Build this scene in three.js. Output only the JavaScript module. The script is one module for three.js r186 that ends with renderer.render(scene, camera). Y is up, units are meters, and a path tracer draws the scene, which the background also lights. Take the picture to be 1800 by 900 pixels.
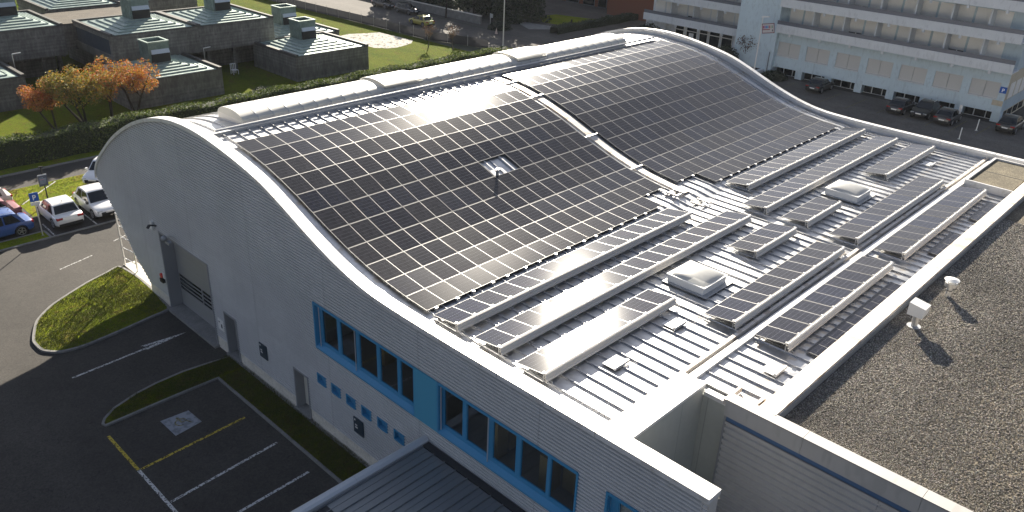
import * as THREE from 'three';
import { mergeGeometries, toCreasedNormals } from 'three/addons/utils/BufferGeometryUtils.js';
import { Brush, Evaluator, SUBTRACTION } from 'three-bvh-csg';

// ---------------------------------------------------------------- camera, sky, sun, exposure
const scene = new THREE.Scene();
const camera = new THREE.PerspectiveCamera(34.93, 2, 0.5, 900);
camera.position.set(30.907, 22.163, 15.825);
camera.rotation.set(-0.461785, 0.748625, 0.042082, 'YXZ');
const renderer = new THREE.WebGLRenderer({ antialias: true });
renderer.setSize(1024, 512);
renderer.toneMapping = THREE.LinearToneMapping;
renderer.toneMappingExposure = 3.1;
renderer.shadowMap.enabled = true;

const SUN_AZ = THREE.MathUtils.degToRad(43), SUN_EL = THREE.MathUtils.degToRad(21.6);
const sunDir = new THREE.Vector3(-Math.sin(SUN_AZ) * Math.cos(SUN_EL), Math.sin(SUN_EL), -Math.cos(SUN_AZ) * Math.cos(SUN_EL));
const sun = new THREE.DirectionalLight(new THREE.Color(1, 0.91, 0.77), 5);
sun.position.copy(sunDir).multiplyScalar(160).add(new THREE.Vector3(-5, 0, -25));
sun.target.position.set(-5, 0, -25);
sun.castShadow = true;
Object.assign(sun.shadow.camera, { left: -110, right: 110, top: 90, bottom: -90, near: 1, far: 400 });
sun.shadow.mapSize.set(4096, 4096);
sun.shadow.radius = 1;
scene.add(sun, sun.target);
{
  const sunAz = Math.atan2(sunDir.z, sunDir.x), W = 512, H = 256, px = new Float32Array(W * H * 4), d = new THREE.Vector3();
  for (let j = 0; j < H; j++) for (let i = 0; i < W; i++) {
    const el = ((j + 0.5) / H - 0.5) * Math.PI, az = ((i + 0.5) / W - 0.5) * 2 * Math.PI;
    d.set(Math.cos(el) * Math.cos(az), Math.sin(el), Math.cos(el) * Math.sin(az));
    const e = Math.max(0, Math.sin(el)), g = Math.acos(Math.min(1, d.dot(sunDir))) * 57.3;
    const t = Math.pow(e, 0.5), da = Math.abs(Math.atan2(Math.sin(az - sunAz), Math.cos(az - sunAz))) * 57.3, haze = 0.42 * Math.exp(-Math.max(0, el) * 57.3 / 13) * Math.exp(-da / 55), glow = 0.35 * Math.exp(-g / 8) + 0.24 * Math.exp(-g / 26) + haze, k = (j * W + i) * 4;
    px[k] = 0.12 * (1 - t) + 0.036 * t + glow;
    px[k + 1] = 0.135 * (1 - t) + 0.054 * t + glow * 0.95;
    px[k + 2] = 0.155 * (1 - t) + 0.098 * t + glow * 0.9;
    px[k + 3] = 1;
  }
  const sky = new THREE.DataTexture(px, W, H, THREE.RGBAFormat, THREE.FloatType);
  sky.mapping = THREE.EquirectangularReflectionMapping;
  sky.magFilter = THREE.LinearFilter;
  sky.needsUpdate = true;
  scene.background = sky;
  scene.environment = sky;
}

scene.fog = new THREE.FogExp2(0xdfe6ee, 0.00013);

// ---------------------------------------------------------------- helpers
let seed = 7;
const rnd = () => { seed = (seed * 1664525 + 1013904223) >>> 0; return seed / 4294967296; };
const rr = (a, b) => a + (b - a) * rnd();
const V = (x, y, z) => new THREE.Vector3(x, y, z);
const used = new Map();
function numbered(n) { const k = used.get(n) || 0; used.set(n, k + 1); return k ? n + '_' + String(k).padStart(3, '0') : n; }
function tag(o, label, category, group) { o.userData.label = label; if (category) o.userData.category = category; if (group) o.userData.group = group; return o; }
function thing(name, label, category, pos = [0, 0, 0], turn = 0, group) {
  const o = new THREE.Group(); o.name = numbered(name); o.position.set(...pos); o.rotation.y = turn; scene.add(o);
  return tag(o, label, category, group);
}
class MB {
  constructor() { this.p = []; this.t = []; }
  tri(a, b, c, ua, ub, uc) { this.p.push(...a, ...b, ...c); this.t.push(...ua, ...ub, ...uc); return this; }
  quad(a, b, c, d) {
    const L = (p, q) => Math.hypot(q[0] - p[0], q[1] - p[1], q[2] - p[2]), w = L(a, b), h = L(a, d);
    const ax = Math.abs(a[0] - b[0]) + Math.abs(a[0] - d[0]) , ox = a[0] + a[2] * 0.73 + 0 * ax, oy = a[1] + a[2] * 0.31;
    const u = [[ox, oy], [ox + w, oy], [ox + w, oy + h], [ox, oy + h]];
    this.tri(a, b, c, u[0], u[1], u[2]); this.tri(a, c, d, u[0], u[2], u[3]); return this;
  }
  box(x0, x1, y0, y1, z0, z1) {
    this.quad([x0, y0, z1], [x1, y0, z1], [x1, y1, z1], [x0, y1, z1]); this.quad([x1, y0, z0], [x0, y0, z0], [x0, y1, z0], [x1, y1, z0]);
    this.quad([x1, y0, z1], [x1, y0, z0], [x1, y1, z0], [x1, y1, z1]); this.quad([x0, y0, z0], [x0, y0, z1], [x0, y1, z1], [x0, y1, z0]);
    this.quad([x0, y1, z1], [x1, y1, z1], [x1, y1, z0], [x0, y1, z0]); this.quad([x0, y0, z0], [x1, y0, z0], [x1, y0, z1], [x0, y0, z1]); return this;
  }
  poly(pts, y) { // flat polygon [x,z], facing up
    const s = pts.map(([x, z]) => new THREE.Vector2(x, z));
    for (const [i, j, k] of THREE.ShapeUtils.triangulateShape(s, [])) {
      const A = pts[i], B = pts[j], C = pts[k], c = (B[0] - A[0]) * (C[1] - A[1]) - (B[1] - A[1]) * (C[0] - A[0]);
      const o = c > 0 ? [A, C, B] : [A, B, C];
      this.tri(...o.map(([x, z]) => [x, y, z]), ...o.map(([x, z]) => [x, z]));
    } return this;
  }
  prismZ(pts, z0, z1) { // polygon [x,y] counter-clockwise, extruded along z
    const n = pts.length;
    for (let i = 0; i < n; i++) { const a = pts[i], b = pts[(i + 1) % n]; this.quad([b[0], b[1], z0], [b[0], b[1], z1], [a[0], a[1], z1], [a[0], a[1], z0]); }
    const s = pts.map(([x, y]) => new THREE.Vector2(x, y));
    for (const f of THREE.ShapeUtils.triangulateShape(s, [])) {
      const q = f.map((i) => pts[i]), c = (q[1][0] - q[0][0]) * (q[2][1] - q[0][1]) - (q[1][1] - q[0][1]) * (q[2][0] - q[0][0]), w = c > 0 ? q : [q[0], q[2], q[1]];
      this.tri(...w.map(([x, y]) => [x, y, z1]), ...w); this.tri(...[w[0], w[2], w[1]].map(([x, y]) => [x, y, z0]), w[0], w[2], w[1]);
    } return this;
  }
  bar(a, b, r, n = 6, r2 = r) {
    const A = V(...a), B = V(...b), d = B.clone().sub(A).normalize(), u = Math.abs(d.y) > 0.9 ? V(1, 0, 0) : V(0, 1, 0), e = u.cross(d).normalize(), f = d.clone().cross(e);
    const P = (c, k, q) => { const t = k / n * Math.PI * 2; return c.clone().addScaledVector(e, Math.cos(t) * q).addScaledVector(f, Math.sin(t) * q).toArray(); };
    for (let k = 0; k < n; k++) { this.quad(P(A, k, r), P(A, k + 1, r), P(B, k + 1, r2), P(B, k, r2)); this.tri(b, P(B, k, r2), P(B, k + 1, r2), [0, 0], [0, 1], [1, 0]); this.tri(a, P(A, k + 1, r), P(A, k, r), [0, 0], [0, 1], [1, 0]); }
    return this;
  }
  add(geo) { const g = geo.index ? geo.toNonIndexed() : geo; this.p.push(...g.attributes.position.array); this.t.push(...(g.attributes.uv ? g.attributes.uv.array : new Array(g.attributes.position.count * 2).fill(0))); return this; }
  geo(crease) {
    const g = new THREE.BufferGeometry();
    g.setAttribute('position', new THREE.Float32BufferAttribute(this.p, 3)); g.setAttribute('uv', new THREE.Float32BufferAttribute(this.t, 2));
    g.computeVertexNormals();
    return crease ? toCreasedNormals(g, crease) : g;
  }
  build(name, material, parent, crease) { return mesh(name, this.geo(crease), material, parent); }
}
function mesh(name, geometry, material, parent = scene, pos) {
  const m = new THREE.Mesh(geometry, material); m.name = parent === scene ? numbered(name) : name; m.castShadow = m.receiveShadow = true;
  if (pos) m.position.set(...pos); parent.add(m); return m;
}
function struct(name, mb, material) { const m = mb.build(name, material); m.userData.kind = 'structure'; return m; }
// tileable value noise
const PERM = Array.from({ length: 65536 }, () => rnd());
const hash = (x, y, s) => PERM[(x * 374761 + y * 668265 + s * 9973 & 65535)];
function vnoise(x, y, per, s) {
  const xi = Math.floor(x), yi = Math.floor(y), fx = x - xi, fy = y - yi, m = (n) => ((n % per) + per) % per, sx = fx * fx * (3 - 2 * fx), sy = fy * fy * (3 - 2 * fy);
  const a = hash(m(xi), m(yi), s), b = hash(m(xi + 1), m(yi), s), c = hash(m(xi), m(yi + 1), s), d = hash(m(xi + 1), m(yi + 1), s);
  return a + (b - a) * sx + (c - a) * sy + (a - b - c + d) * sx * sy;
}
function fbm(u, v, per, oct, s) { let t = 0, a = 0.5, w = 0; for (let o = 0; o < oct; o++) { t += a * vnoise(u * per, v * per, per, s + o); w += a; a *= 0.55; per *= 2; } return t / w; }
function tex(n, size, fn, srgb = false) { // fn(u,v) -> [r,g,b] linear 0..1 ; size = metres covered
  const px = new Uint8Array(n * n * 4), enc = (c) => srgb ? (c <= 0.0031308 ? 12.92 * c : 1.055 * Math.pow(c, 1 / 2.4) - 0.055) : c;
  for (let j = 0; j < n; j++) for (let i = 0; i < n; i++) { const c = fn(i / n, j / n, i, j), k = (j * n + i) * 4; for (let q = 0; q < 3; q++) px[k + q] = Math.max(0, Math.min(255, Math.round(255 * enc(c[q])))); px[k + 3] = 255; }
  const t = new THREE.DataTexture(px, n, n); t.wrapS = t.wrapT = THREE.RepeatWrapping; t.magFilter = THREE.LinearFilter; t.minFilter = THREE.LinearMipmapLinearFilter; t.generateMipmaps = true;
  if (srgb) t.colorSpace = THREE.SRGBColorSpace; t.repeat.set(1 / size, 1 / size); t.needsUpdate = true; return t;
}
const lin = (r, g, b) => new THREE.Color().setRGB(r, g, b);
const std = (c, o = {}) => new THREE.MeshStandardMaterial({ color: Array.isArray(c) ? lin(...c) : c, roughness: 0.7, ...o });
const mix = (a, b, t) => a.map((x, i) => x + (b[i] - x) * t);
const cl = (x) => Math.max(0, Math.min(1, x));
const ss = (a, b, x) => { const t = cl((x - a) / (b - a)); return t * t * (3 - 2 * t); };

// ---------------------------------------------------------------- materials
const asphaltTex = tex(512, 7, (u, v) => { const g = fbm(u, v, 128, 2, 1), p = fbm(u, v, 5, 4, 5), ck = Math.abs(fbm(u, v, 6, 4, 301) - 0.5) < 0.004 ? 0.6 : 1, c = 0.046 * (0.55 + 0.75 * g) * (0.6 + 0.78 * p) * ck; return [c * 1.08, c, c * 0.9]; }, true);
const asphaltBump = tex(256, 1.7, (u, v) => { const g = fbm(u, v, 64, 2, 9); return [g, g, g]; });
const M = {};
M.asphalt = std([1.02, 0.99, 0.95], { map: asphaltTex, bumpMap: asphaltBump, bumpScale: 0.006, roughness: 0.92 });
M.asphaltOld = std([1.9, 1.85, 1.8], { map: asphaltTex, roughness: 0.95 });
const grassTex = tex(512, 4.3, (u, v) => {
  const f = fbm(u, v, 90, 2, 21), m = fbm(u, v, 14, 3, 24), p = fbm(u, v, 4, 3, 27);
  let c = mix([0.085, 0.13, 0.01], [0.2, 0.22, 0.02], cl(0.2 + 0.9 * (p - 0.3) + 0.5 * (m - 0.5)));
  c = mix(c, [0.13, 0.1, 0.05], 0.75 * ss(0.58, 0.75, m)); return c.map((x) => x * (0.45 + 1.1 * f));
}, true);
const grassBump = tex(256, 1.1, (u, v) => { const g = fbm(u, v, 50, 2, 31); return [g, g, g]; });
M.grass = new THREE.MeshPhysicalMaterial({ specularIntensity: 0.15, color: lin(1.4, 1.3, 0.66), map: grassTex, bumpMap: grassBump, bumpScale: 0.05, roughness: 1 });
M.verge = new THREE.MeshPhysicalMaterial({ specularIntensity: 0.15, color: lin(0.68, 0.62, 0.42), map: grassTex, bumpMap: grassBump, bumpScale: 0.05, roughness: 1 });  // same turf as M.grass, darkened to paint in the hall's shade
M.lawn = new THREE.MeshPhysicalMaterial({ specularIntensity: 0.1, color: lin(0.8, 0.8, 0.36), map: grassTex, bumpMap: grassBump, bumpScale: 0.06, roughness: 1 });
const concTex = tex(512, 3.2, (u, v) => {
  const b = Math.floor(v * 20) , board = 0.86 + 0.28 * hash(b, 3, 41), g = fbm(u, v, 80, 2, 43), st = fbm(u * 1, v * 0.25, 24, 3, 45), p = fbm(u, v, 5, 4, 48);
  const c = 0.2 * board * (0.75 + 0.35 * g) * (0.55 + 0.6 * p) * (0.62 + 0.75 * st); return [c * 1.04, c, c * 0.93];
}, true);
const concBump = tex(256, 3.2, (u, v) => { const e = Math.abs((v * 20) % 1 - 0.5) > 0.44 ? 0 : 1; const n = fbm(u, v, 60, 2, 51); return [e * 0.7 + n * 0.3, 0, 0]; });
M.concrete = std([1, 1, 1], { map: concTex, bumpMap: concBump, bumpScale: 0.012, roughness: 0.95 });
M.coping = std([0.07, 0.066, 0.062], { roughness: 0.7 });  // dark parapet colour holds the shade of its inner faces
const plainConc = tex(256, 2.4, (u, v) => { const g = fbm(u, v, 70, 2, 55), p = fbm(u, v, 5, 4, 57), c = 0.33 * (0.7 + 0.4 * g) * (0.75 + 0.5 * p); return [c, c * 0.98, c * 0.93]; }, true);
M.kerb = std([0.75, 0.75, 0.75], { map: plainConc, roughness: 0.95 });
M.plinth = std([2.15, 2.08, 1.92], { map: plainConc, roughness: 0.9 });
M.sand = std([1.5, 1.46, 1.36], { map: tex(256, 5, (u, v) => { const a = fbm(u, v * 2.5, 12, 3, 201), b = fbm(u, v, 40, 2, 205), c = 0.42 * (0.55 + 0.6 * b) * (ss(0.3, 0.42, a) * 0.75 + 0.25); return [c, c * 0.97, c * 0.92]; }, true), bumpMap: asphaltBump, bumpScale: 0.05, roughness: 1 });
// weathered sheet metal
const metalTex = tex(512, 3.6, (u, v) => { const p = fbm(u, v, 4, 4, 61), f = fbm(u, v, 40, 2, 64), st = ss(0.62, 0.8, fbm(u, v, 9, 3, 67)); let c = mix([0.7, 0.71, 0.72], [0.48, 0.48, 0.49], cl(p * 1.2 - 0.1)).map((x) => x * (0.9 + 0.16 * f)); return mix(c, [0.42, 0.35, 0.26], 0.55 * st); }, true);
const metalRough = tex(256, 3.6, (u, v) => { const p = fbm(u, v, 6, 4, 71), g = 0.28 + 0.24 * p; return [g, g, g]; });
const dentBump = tex(256, 2.2, (u, v) => { const g = fbm(u, v, 4, 3, 75); return [g, g, g]; });
M.roof = std([1, 1, 1], { map: metalTex, roughnessMap: metalRough, roughness: 1, metalness: 0.95, bumpMap: dentBump, bumpScale: 0.018 });
M.cap = std([0.92, 0.915, 0.9], { map: tex(512, 4, (u, v) => { const a = fbm(u, v, 8, 4, 311), b = fbm(u, v, 60, 2, 315), st = ss(0.6, 0.78, fbm(u, v, 14, 3, 318)); const c = (0.74 + 0.2 * a) * (0.92 + 0.12 * b); return mix([c, c, c], [0.45, 0.4, 0.33], 0.35 * st); }, true), roughness: 0.45, metalness: 0.25, bumpMap: dentBump, bumpScale: 0.006 });
M.capStained = std([0.92, 0.86, 0.79], { map: tex(512, 5, (u, v) => { const a = fbm(u, v, 10, 4, 231), b = fbm(u * 1, v * 0.3, 40, 3, 235), g = fbm(u, v, 80, 2, 238), st = ss(0.56, 0.7, a); const c = (0.62 + 0.3 * b) * (0.9 + 0.15 * g); return mix([c, c * 0.99, c * 0.97], [0.36, 0.27, 0.19], 0.6 * st); }, true), roughness: 0.6, metalness: 0.25, bumpMap: dentBump, bumpScale: 0.006 });
M.alu = std([0.72, 0.72, 0.72], { roughness: 0.42, metalness: 0.75 });
const cladTex = tex(512, 11, (u, v) => { const a = fbm(u, v, 7, 4, 211), st = ss(0.5, 0.78, fbm(u * 1, v * 0.12, 96, 3, 215)), g = fbm(u, v, 90, 2, 218), j = Math.abs(((u * 2) % 1) - 0.5) < 0.003 ? 0.6 : 1, q = 0.95 + 0.07 * hash(Math.floor(u * 2 + 0.5) % 2, Math.floor(v * 10), 220); const c = (0.88 + 0.14 * a) * (1 - 0.03 * st) * (0.96 + 0.07 * g) * j * q; return [c, c * 0.995, c * 0.985]; }, true);
M.steel = std([0.45, 0.46, 0.47], { roughness: 0.5, metalness: 0.7 });
M.clad = std([0.67, 0.68, 0.69], { map: cladTex, roughness: 0.5, metalness: 0.2 });
M.clad2 = std([0.54, 0.535, 0.53], { map: cladTex, roughness: 0.5, metalness: 0.2 });
M.beigeClad = std([0.68, 0.655, 0.61], { roughness: 0.5, metalness: 0.3 });
M.blue = std([0.05, 0.26, 0.47], { roughness: 0.45 });
M.blueDark = std([0.02, 0.13, 0.3], { roughness: 0.5 });
M.dark = std([0.02, 0.022, 0.026], { roughness: 0.6 });
M.black = std([0.008, 0.008, 0.009], { roughness: 0.7 });
M.white = std([0.78, 0.78, 0.76], { roughness: 0.5 });
M.greyPaint = std([0.3, 0.31, 0.32], { roughness: 0.5, metalness: 0.2 });
M.doorGrey = std([0.33, 0.335, 0.33], { roughness: 0.5, metalness: 0.2 });
M.glass = new THREE.MeshPhysicalMaterial({ color: lin(0.85, 0.88, 0.88), roughness: 0.02, transmission: 1, thickness: 0, ior: 1.5 });
M.glassDark = std([0.012, 0.015, 0.018], { roughness: 0.06 });
M.opal = new THREE.MeshPhysicalMaterial({ color: lin(0.68, 0.67, 0.62), roughness: 0.5, transmission: 0.35, thickness: 0 });
M.opalClear = new THREE.MeshPhysicalMaterial({ color: lin(0.7, 0.7, 0.68), roughness: 0.35, transmission: 0.5, thickness: 0 });
// photovoltaic cells: dark blue-black with fine pale joints between the columns of cells
function cellTex(base) {
  return tex(256, 1, (u, v) => {
    const cu = (u * 6) % 1, cv = (v * 9) % 1, du = Math.min(cu, 1 - cu), dv = Math.min(cv, 1 - cv);
    let c = base.map((x) => x * (0.8 + 0.4 * hash(Math.floor(u * 6), Math.floor(v * 9), 81)));
    const bus = Math.abs(((cu * 9) % 1) - 0.5) < 0.06 ? 0.25 : 0; c = mix(c, [0.12, 0.12, 0.14], bus * 0.35);
    if (du < 0.03) c = mix(c, [0.2, 0.2, 0.22], dv < 0.22 ? 0.7 : 0.16); if (dv < 0.025) c = mix(c, [0.2, 0.2, 0.22], 0.25);
    return c;
  }, true);
}
const cellT = [[0.0125, 0.0125, 0.018], [0.019, 0.018, 0.021], [0.011, 0.0125, 0.022]].map(cellTex);
M.cells = cellT.map((map, i) => new THREE.MeshPhysicalMaterial({ map, color: lin(1, 1, 1), roughness: 0.12 + 0.01 * i, specularIntensity: 0.85, ior: 1.45 }));
M.rowCells = cellT.map((map, i) => new THREE.MeshPhysicalMaterial({ map, color: lin(1.15, 1.2, 1.3), roughness: 0.055 + 0.008 * i, specularIntensity: 0.85, ior: 1.45 }));
M.backsheet = std([0.7, 0.7, 0.7], { roughness: 0.35 });
M.frame = std([0.24, 0.24, 0.24], { roughness: 0.5, metalness: 0.4 });
const gravelTex = tex(512, 2.6, (u, v) => { const f = fbm(u, v, 120, 2, 91), m = fbm(u, v, 45, 2, 94), p = fbm(u, v, 4, 3, 97); let c = mix([0.085, 0.074, 0.058], [0.3, 0.265, 0.205], cl((f - 0.3) * 1.8)); return c.map((x) => x * (0.62 + 0.7 * m) * (0.55 + 0.75 * p)); }, true);
M.gravel = std([1.1, 1.06, 1.0], { map: gravelTex, bumpMap: asphaltBump, bumpScale: 0.03, roughness: 1 });
M.pebble = std([0.9, 0.9, 0.9], { roughness: 0.95 });
M.whiteLine = std([0.6, 0.6, 0.58], { roughness: 0.8, map: tex(256, 1.3, (u, v) => { const w = ss(0.34, 0.5, fbm(u, v, 26, 3, 101)); const c = mix([0.1, 0.1, 0.1], [0.95, 0.95, 0.95], w); return c; }, true) });
M.yellowLine = std([0.55, 0.42, 0.04], { roughness: 0.8, map: M.whiteLine.map });
// board marked render of the white office block
const renderTex = tex(256, 5, (u, v) => { const p = fbm(u, v, 5, 4, 111), g = fbm(u * 1, v * 0.3, 30, 2, 115), c = 0.86 + 0.14 * p - 0.1 * ss(0.55, 0.8, g); return [c, c, c]; }, true);
M.paleRender = std([0.74, 0.765, 0.78], { map: renderTex, roughness: 0.9 });
M.blueRender = std([0.62, 0.74, 0.8], { map: renderTex, roughness: 0.9 });
M.creamRender = std([0.62, 0.55, 0.42], { map: renderTex, roughness: 0.9 });
M.shutter = std([0.62, 0.61, 0.58], { roughness: 0.75 });
M.shutterPale = std([0.84, 0.82, 0.77], { roughness: 0.75 });
M.railDark = std([0.16, 0.17, 0.2], { roughness: 0.5, metalness: 0.3 });
M.brick = std([0.2, 0.075, 0.045], { roughness: 0.9 });
const copperTex = tex(256, 2.1, (u, v) => { const p = fbm(u, v, 5, 4, 121), s = fbm(u, v * 0.4, 30, 2, 125); const c = mix([0.165, 0.215, 0.2], [0.34, 0.41, 0.375], cl(p * 1.3 - 0.15)).map((x) => x * (0.8 + 0.35 * s)); return c; }, true);
M.zinc = std([1.25, 1.25, 1.22], { map: copperTex, roughness: 0.5, metalness: 0.35 });
M.zincShaded = std([0.6, 0.66, 0.68], { map: copperTex, roughness: 0.6, metalness: 0.2 });  // shaded copy of the zinc, darker for the lantern walls
M.bark = std([0.045, 0.035, 0.028], { roughness: 1 });
M.barkPale = std([0.12, 0.1, 0.085], { roughness: 1 });
M.leaf = new THREE.MeshPhysicalMaterial({ color: lin(1, 1, 1), roughness: 0.85, transmission: 0.35, thickness: 0, side: THREE.DoubleSide });

// ---------------------------------------------------------------- ground
struct('ground', new MB().poly([[-400, 200], [200, 200], [200, -400], [-400, -400]], -0.012), std([0.06, 0.065, 0.04], { roughness: 1 }));
struct('asphalt_yard', new MB().poly([[-29.4, 60], [60, 60], [60, -90], [-14.5, -90], [-14.5, -33], [-29.4, -33]], 0), M.asphalt);
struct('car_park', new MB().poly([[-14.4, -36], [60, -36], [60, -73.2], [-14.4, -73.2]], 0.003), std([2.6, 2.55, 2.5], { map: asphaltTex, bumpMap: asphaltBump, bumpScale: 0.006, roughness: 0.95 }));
struct('side_road', new MB().poly([[-32.3, 60], [-29.4, 60], [-29.4, -52], [-32.3, -52]], 0.001), M.asphalt);
struct('lawn', new MB().poly([[-35.4, 40], [-35.4, -51.5], [-41, -53.2], [-120, -53.0], [-120, 40]], 0.0), M.lawn);
struct('verge', new MB().poly([[-32.5, 60], [-32.5, -57], [-35.8, -57], [-35.8, 60]], 0.004), M.grass);
struct('street', new MB().poly([[-130, -54.6], [-60, -54.6], [-41, -57.5], [-14.5, -57.5], [-14.5, -64], [-130, -66]], 0.002), M.asphaltOld);
struct('plaza', new MB().poly([[-100, -66], [-14.5, -64], [-14.5, -120], [-100, -120]], 0.0015), M.asphaltOld);
struct('park_lawn', new MB().poly([[-53, -74.5], [-46, -75.5], [-46, -83.5], [-52.5, -81.5]], 0.02), M.grass);
{
  const pts = [[-58.2, -45.6], [-58.6, -47.5], [-57.7, -49.6], [-57.2, -51.4], [-54.5, -51.6], [-50.8, -51.8], [-49.6, -50.6], [-49.1, -49.3], [-48.7, -47.6], [-49.0, -46.4], [-50.2, -45.2], [-51.4, -45.15], [-54, -45.6], [-56, -45.2]];
  struct('sand_patch', new MB().poly(pts, 0.012), M.sand);
  for (let k = 0; k < 0; k++) rnd();
}
// grass island with kerb, and the verges along the hall
function ring(pts) { return new THREE.CatmullRomCurve3(pts.map(([x, z]) => V(x, 0, z)), true, 'catmullrom', 0.35).getPoints(70).map((p) => [p.x, p.z]); }
function kerbed(name, kname, pts, w, h, gy, mat) {
  const n = pts.length, area = pts.reduce((s, p, i) => { const q = pts[(i + 1) % n]; return s + p[0] * q[1] - q[0] * p[1]; }, 0), sg = area > 0 ? 1 : -1;
  const inn = pts.map((p, i) => { const a = pts[(i + n - 1) % n], b = pts[(i + 1) % n], d = V(b[0] - a[0], 0, b[1] - a[1]).normalize(); return [p[0] - sg * d.z * w * 1, p[1] + sg * d.x * w]; });
  struct(name, new MB().poly(inn, gy), mat);
  const m = new MB();
  for (let i = 0; i < n; i++) {
    const j = (i + 1) % n, a = pts[i], b = pts[j], c = inn[j], d = inn[i], f = (p, y) => [p[0], y, p[1]];
    const q = (A, B, C, D) => { m.quad(A, B, C, D); };
    q(f(a, h), f(b, h), f(c, h), f(d, h)); q(f(a, -0.02), f(b, -0.02), f(b, h), f(a, h)); q(f(d, h), f(c, h), f(c, gy - 0.02), f(d, gy - 0.02));
  }
  struct(kname, m, M.kerb);
  return inn;
}
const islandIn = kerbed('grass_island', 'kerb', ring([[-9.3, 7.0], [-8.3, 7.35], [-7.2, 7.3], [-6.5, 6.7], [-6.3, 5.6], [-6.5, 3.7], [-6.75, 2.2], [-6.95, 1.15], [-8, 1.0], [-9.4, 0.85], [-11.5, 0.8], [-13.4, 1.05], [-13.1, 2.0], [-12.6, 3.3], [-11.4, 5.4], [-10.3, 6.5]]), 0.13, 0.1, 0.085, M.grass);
{
  const out = [[-0.1, 7.25], [0.15, 7.5], [0.42, 7.5]]; for (let k = 0; k <= 8; k++) out.push([0.42 + 0.08 * Math.sin(k), 7.4 - k * 0.6]);
  const strip = [[-0.85, 1.05], [-1.05, 2.1], [-1.2, 3.3], [-1.15, 4.6], [-0.98, 5.6], [-0.6, 6.7], [-0.15, 7.3], [0.15, 7.5], [0.42, 7.42], [0.4, 5.5], [0.4, 3.8], [0.4, 2.42], [3, 2.42], [6, 2.42], [9, 2.42], [12.95, 2.42], [12.95, 1.05], [9, 1.05], [5, 1.05], [2, 1.05]];
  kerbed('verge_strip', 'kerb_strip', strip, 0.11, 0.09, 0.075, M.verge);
}
// painted markings
function line(name, a, b, w, mat, y = 0.006) { const d = V(b[0] - a[0], 0, b[1] - a[1]).normalize().multiplyScalar(w / 2), n = [-d.z, d.x]; const P = [[a[0] + n[0], a[1] + n[1]], [a[0] - n[0], a[1] - n[1]], [b[0] - n[0], b[1] - n[1]], [b[0] + n[0], b[1] + n[1]]]; return struct(name, new MB().poly(P, y), mat); }
line('yellow_bay_marking', [1.05, 7.6], [3.86, 7.6], 0.13, M.yellowLine); line('yellow_bay_marking', [3.72, 2.95], [3.9, 7.5], 0.12, M.yellowLine);
line('white_bay_marking', [3.9, 7.6], [12, 7.6], 0.13, M.whiteLine); line('white_bay_marking', [6.1, 2.85], [6.38, 7.5], 0.12, M.whiteLine); line('white_bay_marking', [8.48, 2.9], [8.62, 7.5], 0.12, M.whiteLine);
line('lane_marking', [-4.1, 7.1], [-4.33, 2.2], 0.12, M.whiteLine);
struct('lane_marking_head', new MB().poly([[-4.35, 1.55], [-4.62, 3.75], [-4.42, 3.6], [-4.4, 2.9], [-4.22, 3.75], [-4.1, 3.6]], 0.008), M.whiteLine);
struct('disabled_bay_marking', new MB().poly([[1.55, 5.65], [1.65, 4.45], [2.75, 4.4], [2.9, 5.62]], 0.006), std([0.3, 0.32, 0.35], { map: tex(256, 2.2, (u, v) => { const w = ss(0.3, 0.62, fbm(u, v, 14, 4, 241)), c = 0.6 + 0.35 * w; return [c, c, c]; }, true), roughness: 0.85 }));
{ // wheelchair figure in yellow on the pale field, flat paint
  const g = new MB(), disc = (cx, cz, r0, r1, a0, a1) => { for (let k = 0; k < 14; k++) { const t = a0 + (a1 - a0) * k / 14, u = a0 + (a1 - a0) * (k + 1) / 14; g.poly([[cx + Math.cos(t) * r0, cz + Math.sin(t) * r0], [cx + Math.cos(t) * r1, cz + Math.sin(t) * r1], [cx + Math.cos(u) * r1, cz + Math.sin(u) * r1], [cx + Math.cos(u) * r0, cz + Math.sin(u) * r0]], 0.010); } };
  disc(2.2, 5.05, 0.2, 0.26, 0, 4.6); disc(1.86, 5.05, 0, 0.07, 0, 6.283); g.poly([[1.95, 5.0], [2.25, 5.0], [2.25, 5.07], [1.95, 5.07]], 0.010); g.poly([[2.2, 5.05], [2.26, 5.05], [2.26, 4.8], [2.2, 4.8]], 0.010); g.poly([[2.2, 4.8], [2.5, 4.7], [2.5, 4.76], [2.24, 4.86]], 0.010);
  struct('wheelchair_marking', g, std([0.26, 0.23, 0.12], { map: M.whiteLine.map, roughness: 0.9 }));
}
// parking bays on the far side of the driveway
struct('parking_grass', new MB().poly([[-29.4, 14], [-26.1, 14], [-26.1, -30], [-29.4, -30]], 0.006), M.grass);
struct('parking_bay', new MB().poly([[-26.1, 2.4], [-21.2, 2.4], [-21.2, 14], [-26.1, 14]], 0.006), M.asphalt);
struct('parking_grass', new MB().poly([[-26.1, 2.15], [-23.8, 2.15], [-23.8, -1.2], [-26.1, -1.2]], 0.007), M.grass);
struct('grass_verge', new MB().poly([[-21.0, 2.5], [-19.95, 2.5], [-19.95, 14], [-21.0, 14]], 0.05), M.grass);
struct('driveway_kerb', new MB().box(-19.95, -19.82, -0.02, 0.07, -30, 14), M.kerb);
struct('driveway_kerb', new MB().box(-21.13, -21.0, -0.02, 0.07, 2.4, 14).box(-21.0, -19.95, -0.02, 0.07, 2.37, 2.5), M.kerb);
struct('road_kerb', new MB().box(-32.5, -32.32, -0.02, 0.1, -52, 40), M.kerb);
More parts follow.
